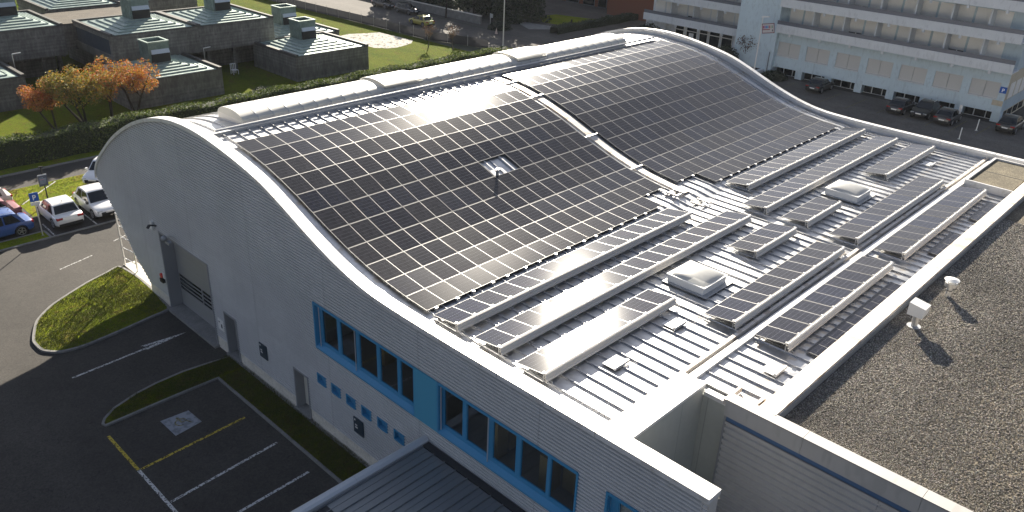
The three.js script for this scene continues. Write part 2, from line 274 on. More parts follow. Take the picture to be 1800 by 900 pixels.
for (const [a, b] of [[[-22.3, 2.12], [-20.05, 2.17]], [[-23.6, -0.36], [-19.85, -0.34]], [[-25.5, -0.66], [-26.2, -1.4]]]) line('white_bay_marking', a, b, 0.09, M.whiteLine, 0.011);
line('white_bay_marking', [-26.3, 2.0], [-29.2, -1.1], 0.1, M.whiteLine, 0.011);
for (const [a, b] of [[[-15.3, 3.6], [-15.9, 1.6]], [[-17.0, -0.1], [-17.4, -1.1]]]) line('lane_dash', a, b, 0.07, M.whiteLine);
for (const [a, b] of [[[2.7, -67.2], [2.8, -72]], [[9.8, -66.6], [9.8, -72]], [[11.9, -67.5], [12, -71.7]], [[-0.2, -66.6], [-0.2, -72]], [[-3, -66.6], [-3, -72]], [[5.3, -66.8], [5.3, -72]], [[7.6, -66.8], [7.6, -72]], [[-8.4, -66.6], [-8.4, -72]]]) line('far_bay_marking', a, b, 0.1, std([0.2, 0.17, 0.09], { map: M.whiteLine.map, roughness: 0.9 }));

// ---------------------------------------------------------------- curves of the hall
const PROF = [[-1.15, 10.77], [0, 10.72], [1.15, 10.58], [2.28, 10.36], [3.39, 10.07], [4.49, 9.73], [5.58, 9.33], [6.67, 8.94], [7.77, 8.58], [8.89, 8.29], [10.02, 8.08], [11.16, 7.93], [12.31, 7.85]];
const CAP = [[-14.35, 5.3], [-14.2, 5.7], [-13.6, 6.4], [-12.7, 7.11], [-10.69, 8.47], [-8.2, 9.73], [-6.09, 10.48], [-4.26, 10.88], [-2.6, 11.03], [-1, 11.0], [1.29, 10.72], [3.53, 10.27], [4.9, 9.81], [6.28, 9.27], [7.32, 8.89], [8.34, 8.56], [9.5, 8.27], [10.58, 8.1], [12.05, 8.02], [14.89, 7.97]];
const capCurve = new THREE.CatmullRomCurve3(CAP.map(([x, y]) => V(x, y, 0)), false, 'centripetal').getPoints(120).map((p) => [p.x, p.y]);
function lerpAt(a, x) { if (x <= a[0][0]) return a[0][1]; for (let i = 1; i < a.length; i++) if (x <= a[i][0]) return a[i - 1][1] + (a[i][1] - a[i - 1][1]) * (x - a[i - 1][0]) / (a[i][0] - a[i - 1][0]); return a[a.length - 1][1]; }
function deckY(x) {
  if (x > 13) return 7.6; if (x > 12.31) return 7.72 + (7.6 - 7.72) * (x - 12.31) / 0.69;
  if (x >= -1.15) return lerpAt(PROF, x) - 0.13; return lerpAt(capCurve, x) - 0.34 + 0.0 * x;
}
const ZF = 1.02, ZB = -34.7, YB = 7.97;

const hall = thing('industrial_hall', 'long silver hall with wave shaped roof, corrugated end wall and blue window bands', 'hall');
// corrugated sheeting: real folds, cut at the outline and at the openings
function corrugate(mb, pitch, depth, z, y0, y1, spans) {
  const n = Math.ceil((y1 - y0) / pitch);
  for (let k = 0; k < n; k++) for (const [a, b, da, db] of [[0, 0.46, 0, 0], [0.46, 0.55, 0, 1], [0.55, 0.88, 1, 1], [0.88, 1, 1, 0]]) {
    const ya = y0 + (k + a) * pitch, yb = y0 + (k + b) * pitch; if (yb > y1) continue;
    for (const [xa, xb] of spans((ya + yb) / 2)) mb.quad([xa, ya, z - da * depth], [xb, ya, z - da * depth], [xb, yb, z - db * depth], [xa, yb, z - db * depth]);
  }
}
const outline = [[-9.36, 0.66], ...[[-10.85, 1.75], [-12.51, 3.7], [-13.77, 4.72]], ...capCurve, [24.15, YB], [24.15, 0.66]];
const openings = [[-7.0, -2.12, 0, 4.46], [-1.08, 0.06, 0, 2.42], [4.77, 5.87, 0, 2.25], [6.73, 20.1, 4.17, 6.24], [21.17, 22.7, 4.17, 6.24]];
for (let k = 0; k < 6; k++) openings.push([6.63 + 0.99 * k, 7.19 + 0.99 * k, 2.43, 2.88]);
function hallSpans(y) {
  const xs = []; for (let i = 0; i < outline.length; i++) { const a = outline[i], b = outline[(i + 1) % outline.length]; if ((a[1] > y) !== (b[1] > y)) xs.push(a[0] + (b[0] - a[0]) * (y - a[1]) / (b[1] - a[1])); }
  xs.sort((a, b) => a - b); let sp = []; for (let i = 0; i + 1 < xs.length; i += 2) sp.push([xs[i], xs[i + 1]]);
  for (const [a, b, c, d] of openings) if (y > c && y < d) sp = sp.flatMap(([p, q]) => b <= p || a >= q ? [[p, q]] : [[p, a], [b, q]].filter(([m, n]) => n - m > 0.01));
  return sp;
}
{ const m = new MB(); corrugate(m, 0.132, 0.07, ZF, 0.66, 11.1, hallSpans); m.build('corrugated_cladding', M.clad, hall); }
{ // solid wall behind the sheeting, cut out for the openings
  const sh = new THREE.Shape();
  for (const [a, b, c, d] of openings) if (c > 0.66) sh.holes.push(new THREE.Path([[a, c], [b, c], [b, d], [a, d]].map((p) => new THREE.Vector2(...p))));
  // door openings reach the foot of the wall: notch the lower edge
  const foot = []; const doors = openings.filter((o) => o[2] === 0).sort((p, q) => q[0] - p[0]);
  const pts = outline.map(([x, y]) => new THREE.Vector2(x, y)); for (const [a, b, , d] of doors) foot.push([b, 0.66], [b, d], [a, d], [a, 0.66]);
  sh.setFromPoints([...pts, ...foot.map((p) => new THREE.Vector2(...p))]);
  const g = new THREE.ExtrudeGeometry(sh, { depth: 0.18, bevelEnabled: false }); g.translate(0, 0, ZF - 0.07 - 0.012 - 0.18);
  mesh('gable_wall', g, M.clad, hall);
  const fo = new THREE.Shape([...outline].map(([x, y]) => new THREE.Vector2(Math.min(x, 23.5), y))); const gb = new THREE.ExtrudeGeometry(fo, { depth: 0.3, bevelEnabled: false }); gb.translate(0, 0, ZB);
  mesh('back_gable_wall', gb, M.clad, hall);
}
{ let x = -9.3; for (const [a, b] of [[-7.02, -2.1], [-1.1, 0.08], [4.75, 5.89], [24.15, 24.15]]) { new MB().box(x, a, 0, 0.655, 0.75, 1.0).build('plinth', M.plinth, hall); x = b; } }
{ // inward leaning side wall under the barrel, and the far right wall
  const m = new MB(); const e = [[-9.3, 0], [-9.36, 0.66], [-10.85, 1.75], [-12.51, 3.7], [-13.77, 4.72], [-14.35, 5.3]];
  for (let i = 0; i + 1 < e.length; i++) m.quad([e[i][0], e[i][1], 0.78], [e[i + 1][0], e[i + 1][1], 0.78], [e[i + 1][0], e[i + 1][1], ZB + 0.3], [e[i][0], e[i][1], ZB + 0.3]); m.build('side_wall', M.clad, hall);
  new MB().box(20.6, 21.42, 0, 7.95, -3.2, 0.76).box(21.42, 22.6, 0, 7.6, -3.42, -3.2).box(23.2, 23.5, 0, 7.6, ZB + 0.3, -3.2).build('inner_wall', std([0.44, 0.46, 0.43], { map: cladTex, roughness: 0.6 }), hall);
}
// standing seam roof sheets, each sheet a part
const PITCH = 1.775 / 3;
function sheetGeo(x0, x1, steps) {
  const m = new MB(), xs = Array.from({ length: steps + 1 }, (_, i) => x0 + (x1 - x0) * i / steps), w = PITCH, r = 0.026, h = 0.06;
  const sec = [[0, 0], [0, h], [-r, h], [-r, 0], [-w, 0]];
  for (let i = 0; i < steps; i++) for (let k = 0; k + 1 < sec.length; k++) {
    const a = xs[i], b = xs[i + 1], [z0, d0] = sec[k], [z1, d1] = sec[k + 1];
    m.quad([a, deckY(a) + d0, z0], [b, deckY(b) + d0, z0], [b, deckY(b) + d1, z1], [a, deckY(a) + d1, z1]);
  }
  const b = xs[steps]; m.quad([b, deckY(b), 0], [b, deckY(b), -r], [b, deckY(b) + h, -r], [b, deckY(b) + h, 0]);
  return m.geo();
}
{
  const big = sheetGeo(-14.25, 20.34, 56), small = sheetGeo(20.86, 23.02, 2);
  for (let k = 0; k < 59; k++) { const z = 0.46 - k * PITCH; mesh('roof_sheet', big, M.roof, hall, [0, 0, z]); if (z < -3.2 && z > -28.5) mesh('roof_sheet', small, M.roof, hall, [0, 0, z]); }
  new MB().box(20.3, 20.9, 7.2, 7.5, ZB + 0.3, 0.7).box(12, 20.4, 7.3, 7.58, ZB + 0.3, 0.7).box(20.91, 23.19, 7.3, 7.57, ZB + 0.3, -3.43).build('roof_slab', M.greyPaint, hall);
  const g = new MB(); for (let x = -13.9; x < 12; x += 1.0) g.quad([x, deckY(x) - 0.15, 0.7], [x + 1, deckY(x + 1) - 0.15, 0.7], [x + 1, deckY(x + 1) - 0.15, ZB + 0.3], [x, deckY(x) - 0.15, ZB + 0.3]); g.build('roof_lining', M.greyPaint, hall);
  // box gutter between the two roof fields
  new MB().box(20.34, 20.47, 7.55, 7.73, ZB + 0.35, 0.5).build('gutter_edge', M.capStained, hall);
  new MB().box(20.6, 20.86, 7.55, 7.71, ZB + 0.35, -3.2).build('gutter_edge', M.cap, hall);
  new MB().box(20.47, 20.6, 7.5, 7.53, ZB + 0.35, 0.5).build('gutter_bottom', M.steel, hall);
}
// parapet caps in lengths
function capPiece(pts, z0, z1, inner, parent, mat, name = 'cap_piece') {
  const m = new MB(), front = Math.max(z0, z1) === z1 ? z1 : z0;
  for (let i = 0; i + 1 < pts.length; i++) {
    const [xa, ya] = pts[i], [xb, yb] = pts[i + 1], t = 0.05, dr = 0.12;
    m.quad([xa, ya - dr, z1], [xb, yb - dr, z1], [xb, yb + t, z1], [xa, ya + t, z1]);
    m.quad([xa, ya + t, z1], [xb, yb + t, z1], [xb, yb + t - 0.02, z0], [xa, ya + t - 0.02, z0]);
    m.quad([xb, yb - inner, z0], [xa, ya - inner, z0], [xa, ya + t - 0.02, z0], [xb, yb + t - 0.02, z0]);
    m.quad([xb, yb - dr, z1], [xa, ya - dr, z1], [xa, ya - dr, z1 - 0.1], [xb, yb - dr, z1 - 0.1]);
  }
  const [xe, ye] = pts[pts.length - 1]; m.quad([xe, ye - 0.12, z1], [xe, ye - 0.12, z0], [xe, ye + 0.03, z0], [xe, ye + 0.05, z1]);
  return m.build(name, mat, parent);
}
{
  const L = [0]; for (let i = 1; i < capCurve.length; i++) L.push(L[i - 1] + Math.hypot(capCurve[i][0] - capCurve[i - 1][0], capCurve[i][1] - capCurve[i - 1][1]));
  const total = L[L.length - 1], at = (s) => { let i = 1; while (i < L.length - 1 && L[i] < s) i++; const t = (s - L[i - 1]) / (L[i] - L[i - 1]); return [capCurve[i - 1][0] + (capCurve[i][0] - capCurve[i - 1][0]) * t, capCurve[i - 1][1] + (capCurve[i][1] - capCurve[i - 1][1]) * t]; };
  const n = 30; for (let k = 0; k < n; k++) { const p = [0, 1, 2, 3, 4].map((q) => at(total * (k + (q === 4 ? 0.985 : q / 4)) / n)); capPiece(p, 0.56, ZF + 0.06, 0.36, hall, M.cap); capPiece(p, ZB - 0.06, ZB + 0.36, 0.12, hall, M.cap); }
  for (let x = 14.89; x < 20; x += 1.9) capPiece([[x, YB], [x + 1.88, YB]], 0.5, ZF + 0.06, 0.34, hall, M.cap);
  capPiece([[20.6, YB], [24.19, YB]], 0.5, ZF + 0.06, 0.3, hall, M.cap);
  for (let x = 14.89; x < 23; x += 2.93) capPiece([[x, YB], [x + 2.9, YB]], ZB - 0.06, ZB + 0.36, 0.3, hall, M.cap);
  const m = new MB(); m.box(20.58, 21.44, 7.9, 8.0, -3.22, 0.5); m.build('courtyard_cap', M.cap, hall);
  new MB().box(21.44, 22.62, 7.58, 7.72, -3.42, -3.18).build('courtyard_edge', M.cap, hall);
  new MB().box(23.96, 24.17, 0.2, 7.89, 0.55, 0.99).box(21.43, 23.95, 0.2, 7.9, 0.56, 0.76).build('screen_wall_back', M.beigeClad, hall);
  // wide cap along the right eaves, in long stained pieces
  for (const [z0, z1] of [[-9.2, -3.3], [-16.2, -9.22], [-23.0, -16.22], [-29.0, -23.02], [-34.9, -29.02]]) new MB().prismZ([[23.0, 7.6], [23.68, 7.55], [23.68, 8.02], [23.12, 7.99], [23.03, 7.82]], z0, z1).build('eaves_cap', M.capStained, hall);
  // joint flashing beside the courtyard
  new MB().box(22.2, 22.28, 7.8, 7.98, -3.9, -2.95).box(22.28, 22.95, 7.72, 7.76, -3.9, -3.0).box(22.95, 23.05, 7.7, 7.98, -3.9, -3.0).build('flashing', M.capStained, hall);
}
// curved strip between the two solar arrays
{
  const m = new MB(); for (let i = 0; i < 26; i++) { const a = -1.3 + 13.4 * i / 26, b = -1.3 + 13.4 * (i + 1) / 26; m.quad([a, deckY(a) + 0.075, -16.35], [b, deckY(b) + 0.075, -16.35], [b, deckY(b) + 0.075, -16.78], [a, deckY(a) + 0.075, -16.78]); m.quad([a, deckY(a), -16.35], [b, deckY(b), -16.35], [b, deckY(b) + 0.075, -16.35], [a, deckY(a) + 0.075, -16.35]); }
  m.build('walkway_strip', M.capStained, hall);
  for (const x of [0.2, 2.2, 6.1, 9.1]) new MB().box(x - 0.03, x + 0.03, deckY(x) + 0.08, deckY(x) + 0.14, -17.0, -16.05).build('strip_clamp', M.alu, hall);
  const r = new MB(); r.bar([-1.3, 10.93, 0.2], [-1.5, 10.93, -32.6], 0.06, 8).box(-1.62, -1.34, 10.62, 10.8, -32.6, 0.3); r.build('ridge_rail', M.steel, hall);
}
// windows of the hall: blue frames around real panes, dark rooms behind
function windowBand(panes, y0, y1, zg, parent, x0, x1) {
  const f = new MB(); f.box(x0, x1, y1 - 0.1, y1, zg - 0.05, zg + 0.035); f.box(x0, x1, y0, y0 + 0.12, zg - 0.05, zg + 0.035);
  let px = x0; for (const [a, b] of panes) { f.box(px, a, y0 + 0.12, y1 - 0.1, zg - 0.05, zg + 0.035); px = b; } f.box(px, x1, y0 + 0.12, y1 - 0.1, zg - 0.05, zg + 0.035);
  const w = f.build('window', M.blue, parent);
  for (const [a, b] of panes) {
    const q = 0.025, r = new MB(); r.box(a, a + q, y0 + 0.12, y1 - 0.1, zg - 0.04, zg + 0.02).box(b - q, b, y0 + 0.12, y1 - 0.1, zg - 0.04, zg + 0.02).box(a + q, b - q, y0 + 0.12, y0 + 0.12 + q, zg - 0.04, zg + 0.02).box(a + q, b - q, y1 - 0.1 - q, y1 - 0.1, zg - 0.04, zg + 0.02); r.build('sash', M.blue, w);
    new MB().box(a + q, b - q, y0 + 0.12 + q, y1 - 0.1 - q, zg - 0.012, zg - 0.004).build('pane', M.glass, w);
  }
  return w;
}
const P1 = [[7.05, 8.05], [8.24, 9.24], [9.43, 10.5], [10.67, 11.69], [11.85, 12.68]], P2 = [[14.16, 15.1], [15.27, 16.3], [16.5, 17.54], [17.73, 18.84], [18.96, 19.96]];
{
  const W = [windowBand(P1, 4.34, 6.14, 0.84, hall, 6.78, 12.8), windowBand(P2, 4.34, 6.14, 0.84, hall, 14.04, 20.05), windowBand([[21.5, 22.6]], 4.34, 6.14, 0.84, hall, 21.22, 22.7)];
  for (const [x0, x1, w] of [[6.73, 12.8, W[0]], [14.02, 20.1, W[1]], [21.17, 22.75, W[2]]]) {
    const s = new MB(); s.prismZ([[0, 0], [1, 0], [1, 1], [0, 1]].map(([a, b]) => [a ? x1 : x0, b ? 4.2 : 4.14]), 0.9, ZF + 0.03);
    s.quad([x0, 4.205, ZF + 0.03], [x1, 4.205, ZF + 0.03], [x1, 4.345, 0.88], [x0, 4.345, 0.88]); s.build('sill', M.blue, w);
    new MB().box(x0 - 0.03, x0 + 0.045, 4.17, 6.25, 0.8, ZF + 0.025).box(x0, x1, 6.15, 6.25, 0.8, ZF + 0.02).box(x1 - 0.04, x1 + 0.03, 4.17, 6.25, 0.8, ZF + 0.025).build('lining', M.blue, w);
  }
  new MB().box(12.82, 14.0, 4.16, 6.24, 0.8, ZF + 0.035).build('blue_panel', std([0.07, 0.33, 0.5], { roughness: 0.45 }), hall);
  for (const [x, w] of [[6.99, W[0]], [9.3, W[0]], [14.12, W[1]], [16.38, W[1]]]) new MB().bar([x, 4.3, 0.965], [x, 6.14, 0.965], 0.022, 6).build('blind_guide', M.alu, w);
  for (let k = 0; k < 6; k++) {
    const a = 6.63 + 0.99 * k, b = a + 0.56, m = new MB();
    m.box(a - 0.02, a + 0.05, 2.42, 2.89, 0.78, ZF + 0.02).box(b - 0.05, b + 0.02, 2.42, 2.89, 0.78, ZF + 0.02).box(a + 0.05, b - 0.05, 2.42, 2.48, 0.78, ZF + 0.03).box(a + 0.05, b - 0.05, 2.83, 2.89, 0.78, ZF + 0.02);
    const w = m.build('small_window', M.blue, hall); new MB().box(a + 0.05, b - 0.05, 2.48, 2.83, 0.86, 0.88).build('pane', M.blue, w);
  }
  // rooms behind the glass
  new MB().box(6.0, 20.55, 3.4, 3.6, -7, 0.74).build('upper_floor', std([0.35, 0.3, 0.24]), hall);
  new MB().box(6.0, 20.55, 3.6, 7.2, -7.2, -7.0).box(5.9, 6.0, 3.6, 7.2, -7, 0.74).box(20.5, 20.58, 0.3, 7.2, -7, 0.74).build('room_wall', std([0.6, 0.58, 0.54]), hall);
  for (const [x, z, h] of [[15.5, 0.1, 1.5], [15.45, -0.6, 2.1], [17.8, 0.0, 1.3], [18.4, -0.5, 1.8], [8.5, -0.6, 1.2]]) new MB().box(x, x + 0.5, 3.61, 3.6 + h, z - 0.5, z).build('stored_carton', std([0.42, 0.3, 0.14], { roughness: 0.9 }), hall);
}
// big sectional door
{
  const rev = new MB(); rev.box(-7.06, -6.98, 0.1, 4.5, 0.3, ZF + 0.03).box(-2.16, -2.08, 0.1, 4.5, 0.3, ZF + 0.03).box(-6.98, -2.16, 4.42, 4.5, 0.3, ZF + 0.03); rev.build('door_reveal', M.greyPaint, hall);
  const d = new MB(); const Y = [0.12, 0.55, 1.0]; for (const [a, b] of [[0.12, 0.58], [0.59, 1.05], [2.02, 2.6], [2.61, 3.2], [3.21, 3.8], [3.81, 4.42]]) d.box(-6.95, -2.18, a, b, 0.36, 0.42);
  for (let k = 0; k < 5; k++) d.box(-6.95, -2.18, 1.06 + k * 0.235 - (k ? 0.02 : 0), 1.10 + k * 0.235 - (k ? 0.02 : 0), 0.35, 0.43); d.box(-4.5, -4.42, 1.06, 2.02, 0.35, 0.432).box(-6.96, -6.9, 1.06, 2.02, 0.35, 0.431).box(-2.23, -2.17, 1.06, 2.02, 0.35, 0.431);
  const leaf = d.build('sectional_door', M.doorGrey, hall); for (let k = 0; k < 4; k++) new MB().box(-6.9, -2.23, 1.1 + k * 0.235 - 0.018, 1.275 + k * 0.235, 0.38, 0.395).build('pane', M.glassDark, leaf);
  new MB().box(-7.1, -2.0, 0, 0.12, 0.3, 1.25).build('door_step', M.kerb, hall);
  for (const [x0, x1, y0, y1, port] of [[-1.08, 0.06, 0.14, 2.42, 0], [4.77, 5.87, 0.17, 2.25, 1]]) {
    const f = new MB(); f.box(x0, x0 + 0.07, y0, y1, 0.45, ZF + 0.02).box(x1 - 0.07, x1, y0, y1, 0.45, ZF + 0.02).box(x0 + 0.07, x1 - 0.07, y1 - 0.07, y1, 0.45, ZF + 0.02); const w = f.build('door', M.greyPaint, hall);
    new MB().box(x0 + 0.07, x1 - 0.07, y0, y1 - 0.07, 0.56, 0.61).build('leaf', port ? std([0.7, 0.68, 0.6], { roughness: 0.6 }) : M.doorGrey, w);
    new MB().bar([x1 - 0.2, y0 + 1.02, 0.61], [x1 - 0.2, y0 + 1.02, 0.68], 0.02).bar([x1 - 0.2, y0 + 1.02, 0.675], [x1 - 0.34, y0 + 1.02, 0.675], 0.016).build('handle', M.alu, w);
    if (port) { const c = new THREE.CylinderGeometry(0.19, 0.19, 0.02, 20); c.rotateX(Math.PI / 2); c.translate((x0 + x1) / 2 + 0.05, y0 + 1.55, 0.615); mesh('porthole', c, M.glassDark, w); }
    new MB().box(x0 - 0.06, x1 + 0.06, 0, y0, 0.45, 1.12).build('step', M.kerb, w);
  }
}
// ventilation grilles with white plates on the front wall
function canvasTex(w, h, draw) { const c = document.createElement('canvas'); c.width = w; c.height = h; const x = c.getContext('2d'); draw(x, w, h); const t = new THREE.CanvasTexture(c); t.colorSpace = THREE.SRGBColorSpace; return t; }
function plate(name, w, h, d, faceMat, sideMat, parent, pos, turn = 0) { // board facing +z with its print on the front
  const g = new THREE.BoxGeometry(w, h, d); const m = new THREE.Mesh(g, [sideMat, sideMat, sideMat, sideMat, faceMat, sideMat]); m.name = parent === scene ? numbered(name) : name; m.castShadow = m.receiveShadow = true; m.position.set(...pos); m.rotation.y = turn; parent.add(m); return m;
}
for (const [x, y, lab] of [[2.05, 1.5, 'dark notice panel on the front wall between the two grey doors'], [9.04, 1.34, 'dark notice panel under the row of small blue windows']]) {
  const t = thing('wall_notice', lab, 'notice', [x, y, ZF + 0.005]);
  new MB().box(0, 0.62, 0, 0.72, 0, 0.035).build('board', std([0.025, 0.045, 0.065], { roughness: 0.4 }), t);
  for (const [a, b, c, d] of [[0.06, 0.14, 0.58, 0.66], [0.1, 0.24, 0.36, 0.42], [0.1, 0.26, 0.24, 0.31]]) new MB().box(a, b, c, d, 0.035, 0.04).build('white_mark', M.white, t);
}
// small fittings round the big door
{
  const a = thing('wall_lamp', 'small white slanted lamp on the front wall, left above the big door', 'lamp', [-7.62, 4.62, ZF]);
  new MB().prismZ([[-0.1, -0.22], [0.12, -0.22], [0.16, 0.24], [-0.04, 0.26]], 0.01, 0.12).build('housing', M.white, a);
  const b = thing('security_camera', 'pair of grey cameras on brackets over the big door', 'camera', [-5.4, 4.62, ZF]);
  new MB().bar([0, 0.15, 0], [0.05, 0.25, 0.5], 0.03).bar([-0.5, 0.02, 0.05], [0.1, 0.2, 0.4], 0.035).build('bracket', M.alu, b); const s = new THREE.SphereGeometry(0.15, 14, 10); s.translate(0.12, 0.22, 0.5); mesh('dome_head', s, M.greyPaint, b); new MB().box(0.05, 0.5, -0.05, 0.1, 0.3, 0.46).build('camera_body', M.greyPaint, b);
  const d = thing('bracket_lamp', 'small dark spot lamp at the upper left corner of the big door', 'lamp', [-7.2, 4.7, ZF]); new MB().bar([0, 0, 0], [-0.1, 0.1, 0.3], 0.04).bar([-0.1, 0.1, 0.3], [-0.1, -0.05, 0.42], 0.07).build('lamp_body', M.dark, d);
  const e = thing('fire_point', 'red round alarm with black box beside the big door', 'alarm', [-7.5, 1.75, ZF]);
  const c = new THREE.CylinderGeometry(0.13, 0.13, 0.08, 16); c.rotateX(Math.PI / 2); c.translate(0, 0.05, 0.06); mesh('red_disc', c, std([0.6, 0.02, 0.03], { roughness: 0.4 }), e); new MB().box(-0.1, 0.25, -0.3, -0.1, 0, 0.14).build('box', M.black, e); new MB().box(0.14, 0.34, -0.05, 0.3, 0, 0.05).build('white_plate', M.white, e);
  const f = thing('white_board', 'small white notice board between big door and first grey door', 'sign', [-1.75, 1.2, ZF]); new MB().box(0, 0.52, 0, 0.62, 0, 0.03).build('board', M.white, f); new MB().box(0.3, 0.4, 0.16, 0.36, 0.03, 0.036).box(0.08, 0.22, 0.42, 0.46, 0.03, 0.036).build('print', M.dark, f);
  const p = thing('steel_frame', 'slim grey steel rail frame under the leaning corner of the hall', 'frame', [0, 0, 0]);
  for (const [x, z] of [[-13.4, 0.72], [-12.15, 0.55]]) new MB().bar([x, 0, z], [x, 3.3, z], 0.05, 6).build('post', M.alu, p);
  for (let k = 0; k < 5; k++) new MB().bar([-13.4, 0.5 + k * 0.68, 0.72], [-12.15, 0.5 + k * 0.68, 0.55], 0.03, 5).build('rail', M.alu, p);
  struct('flagstone_strip', new MB().box(-13.5, -8.6, 0.0, 0.06, 0.1, 0.78), M.plinth);
}

// ---------------------------------------------------------------- solar panels
const PW = 1.139;
function panelGeo(len) { // centre origin, x across the slope, z along
  const m = new MB(), a = PW / 2, b = len / 2, f = 0.013, h = 0.035;
  m.box(-a, -a + f, -h, 0.0, -b, b).box(a - f, a, -h, 0, -b, b).box(-a + f, a - f, -h, 0, b - f, b).box(-a + f, a - f, -h, 0, -b, -b + f);
  m.box(-a + f, a - f, -0.014, -0.008, -b + f, b - f); m.box(-a + f, a - f, -0.007, -0.0045, -0.0125, 0.0125); return m.geo();
}
function cellGeo(len) { const m = new MB(), a = PW / 2 - 0.0145, b = (len / 2 - 0.0145 - 0.0135) / 2; const q = [[-a, 0, b], [a, 0, b], [a, 0, -b], [-a, 0, -b]], u = [[0, 0], [1, 0], [1, 1], [0, 1]]; m.tri(q[0], q[1], q[2], u[0], u[1], u[2]).tri(q[0], q[2], q[3], u[0], u[2], u[3]); m.box(-a, a, -0.004, -0.0012, -b, b); return m.geo(); }
const PG = { 1: [panelGeo(1.766), cellGeo(1.766)], 2: [panelGeo(1.742), cellGeo(1.742)] };
function solarPanel(parent, kind, x, y, z, tilt, cells = M.cells) {
  const [pg, cg] = PG[kind], L = kind === 1 ? 1.766 : 1.742, p = mesh('solar_panel', pg, M.frame, parent, [x, y, z]); p.rotation.z = tilt;
  const mt = cells[Math.floor(rnd() * 3)]; for (const s of [-1, 1]) mesh('cell_sheet', cg, mt, p, [0, -0.0035, s * (0.0135 + (L / 2 - 0.0145 - 0.0135) / 2)]);
  p.rotation.x = rr(-0.005, 0.005); return p;
}
function curvedArray(label, zStart, pitch, kind, rows, has) {
  const t = thing('solar_array', label, 'solar array'), cl = new MB();
  for (let r = rows[0]; r < rows[1]; r++) for (let c = 0; c < 9; c++) {
    if (!has(r, c)) continue; const [xa, ya] = PROF[r + 1], [xb, yb] = PROF[r + 2], tilt = Math.atan2(yb - ya, xb - xa) + rr(-0.004, 0.004);
    solarPanel(t, kind, (xa + xb) / 2, (ya + yb) / 2 - 0.004, zStart - (c + 0.5) * pitch, tilt);
  }
  for (let c = 0; c < 9; c++) for (const o of [0.22, 0.78]) { // rails under the panels
    const z = zStart - (c + o) * pitch, m = new MB(); let r1 = rows[1]; while (r1 > 1 && !has(r1 - 1, c)) r1--;
    for (let r = rows[0]; r < r1; r++) { const [xa, ya] = PROF[r + 1], [xb, yb] = PROF[r + 2], e = r === r1 - 1 ? 0.06 : 0; const P = (x, y, dz, dy) => [x, y + dy, z + dz]; m.quad(P(xa, ya, 0.02, -0.045), P(xb + e, yb, 0.02, -0.045), P(xb + e, yb, -0.02, -0.045), P(xa, ya, -0.02, -0.045)); m.quad(P(xa, ya, 0.02, -0.085), P(xb + e, yb, 0.02, -0.085), P(xb + e, yb, 0.02, -0.045), P(xa, ya, 0.02, -0.045)); if (e) m.quad(P(xb + e, yb, 0.02, -0.085), P(xb + e, yb, -0.02, -0.085), P(xb + e, yb, -0.02, -0.045), P(xb + e, yb, 0.02, -0.045)); }
    m.build('mounting_rail', M.alu, t); const [xe, ye] = PROF[r1 + 1]; new MB().box(xe - 0.01, xe + 0.1, ye - 0.13, ye + 0.006, z - 0.05, z + 0.05).build('end_clamp', M.alu, t);
  }
  return t;
}
const arrayA = curvedArray('near curved solar array of black panels with one open gap', 0, 1.775, 1, [0, 11], (r, c) => !(r === 10 && c === 8) && !(r === 5 && c === 5));
const arrayB = curvedArray('far curved solar array of black panels beyond the metal strip', -17.11, 1.75, 2, [-1, 11], (r, c) => !(r === 10 && c === 0));
{ const p = thing('vent_pipe', 'short grey vent pipe standing in the gap of the near curved solar array', 'pipe', [6.62, deckY(6.62), -9.1]); new MB().bar([0, 0, 0], [0, 0.36, 0], 0.075, 12).build('pipe', M.greyPaint, p, 0.6); new MB().bar([0, 0.32, 0], [0, 0.4, 0], 0.09, 12).build('collar', M.alu, p); }

// tilted rows on the flat roof
const TILT = 0.13;
function tiltedRow(label, xh, z0, n, kind, pitch, group) {
  const t = thing('tilted_panel_row', label, 'solar row', [xh, 7.6, z0]), dx = PW * Math.cos(TILT), L = n * pitch;
  for (let c = 0; c < n; c++) { const p = solarPanel(t, kind, -dx / 2, 0.285, -(c + 0.5) * pitch, TILT, M.rowCells); p.rotation.z += rr(-0.006, 0.006); }
  // folded wind plate behind the high edge, in lengths of two panels, and clips over the slot
  const prof = [[0.05, 0.385], [0.075, 0.4], [0.13, 0.38], [0.075, 0.32], [0.14, 0.285], [0.085, 0.225], [0.155, 0.19], [0.155, 0.105], [0.135, 0.105], [0.135, 0.183], [0.062, 0.222], [0.116, 0.28], [0.052, 0.318], [0.1, 0.374]];
  for (let c = 0; c < n; c += 2) { const a = -c * pitch, b = -Math.min(n, c + 2) * pitch; new MB().prismZ([...prof].reverse(), b + 0.006, a - 0.006).build('wind_plate', M.beigeClad, t); }
  for (let c = 0; c <= n * 2; c++) { const z = -Math.min(L - 0.05, Math.max(0.05, c * pitch / 2)); new MB().box(-0.03, 0.085, 0.385, 0.403, z - 0.035, z + 0.035).build('clip', M.alu, t); }
  for (let z = -0.12; z > -L; z -= PITCH * 2) new MB().box(-dx - 0.3, 0.25, 0.062, 0.085, z - 0.1, z - 0.07).box(-dx - 0.3, 0.25, 0.062, 0.085, z + 0.04, z + 0.07).build('base_rail', M.alu, t);
  for (const z of [-0.02, -L + 0.02]) { new MB().bar([0.02, 0.06, z], [0.02, 0.37, z], 0.015, 5).bar([0.02, 0.075, z], [-dx, 0.075, z], 0.012, 5).build('end_bracket', M.alu, t); }
  return t;
}
tiltedRow('row of eight tilted panels right below the near curved array', 13.75, 0.00, 8, 1, 1.775);
tiltedRow('row of nine tilted panels, second from the near curved array', 15.73, -0.04, 9, 1, 1.775);
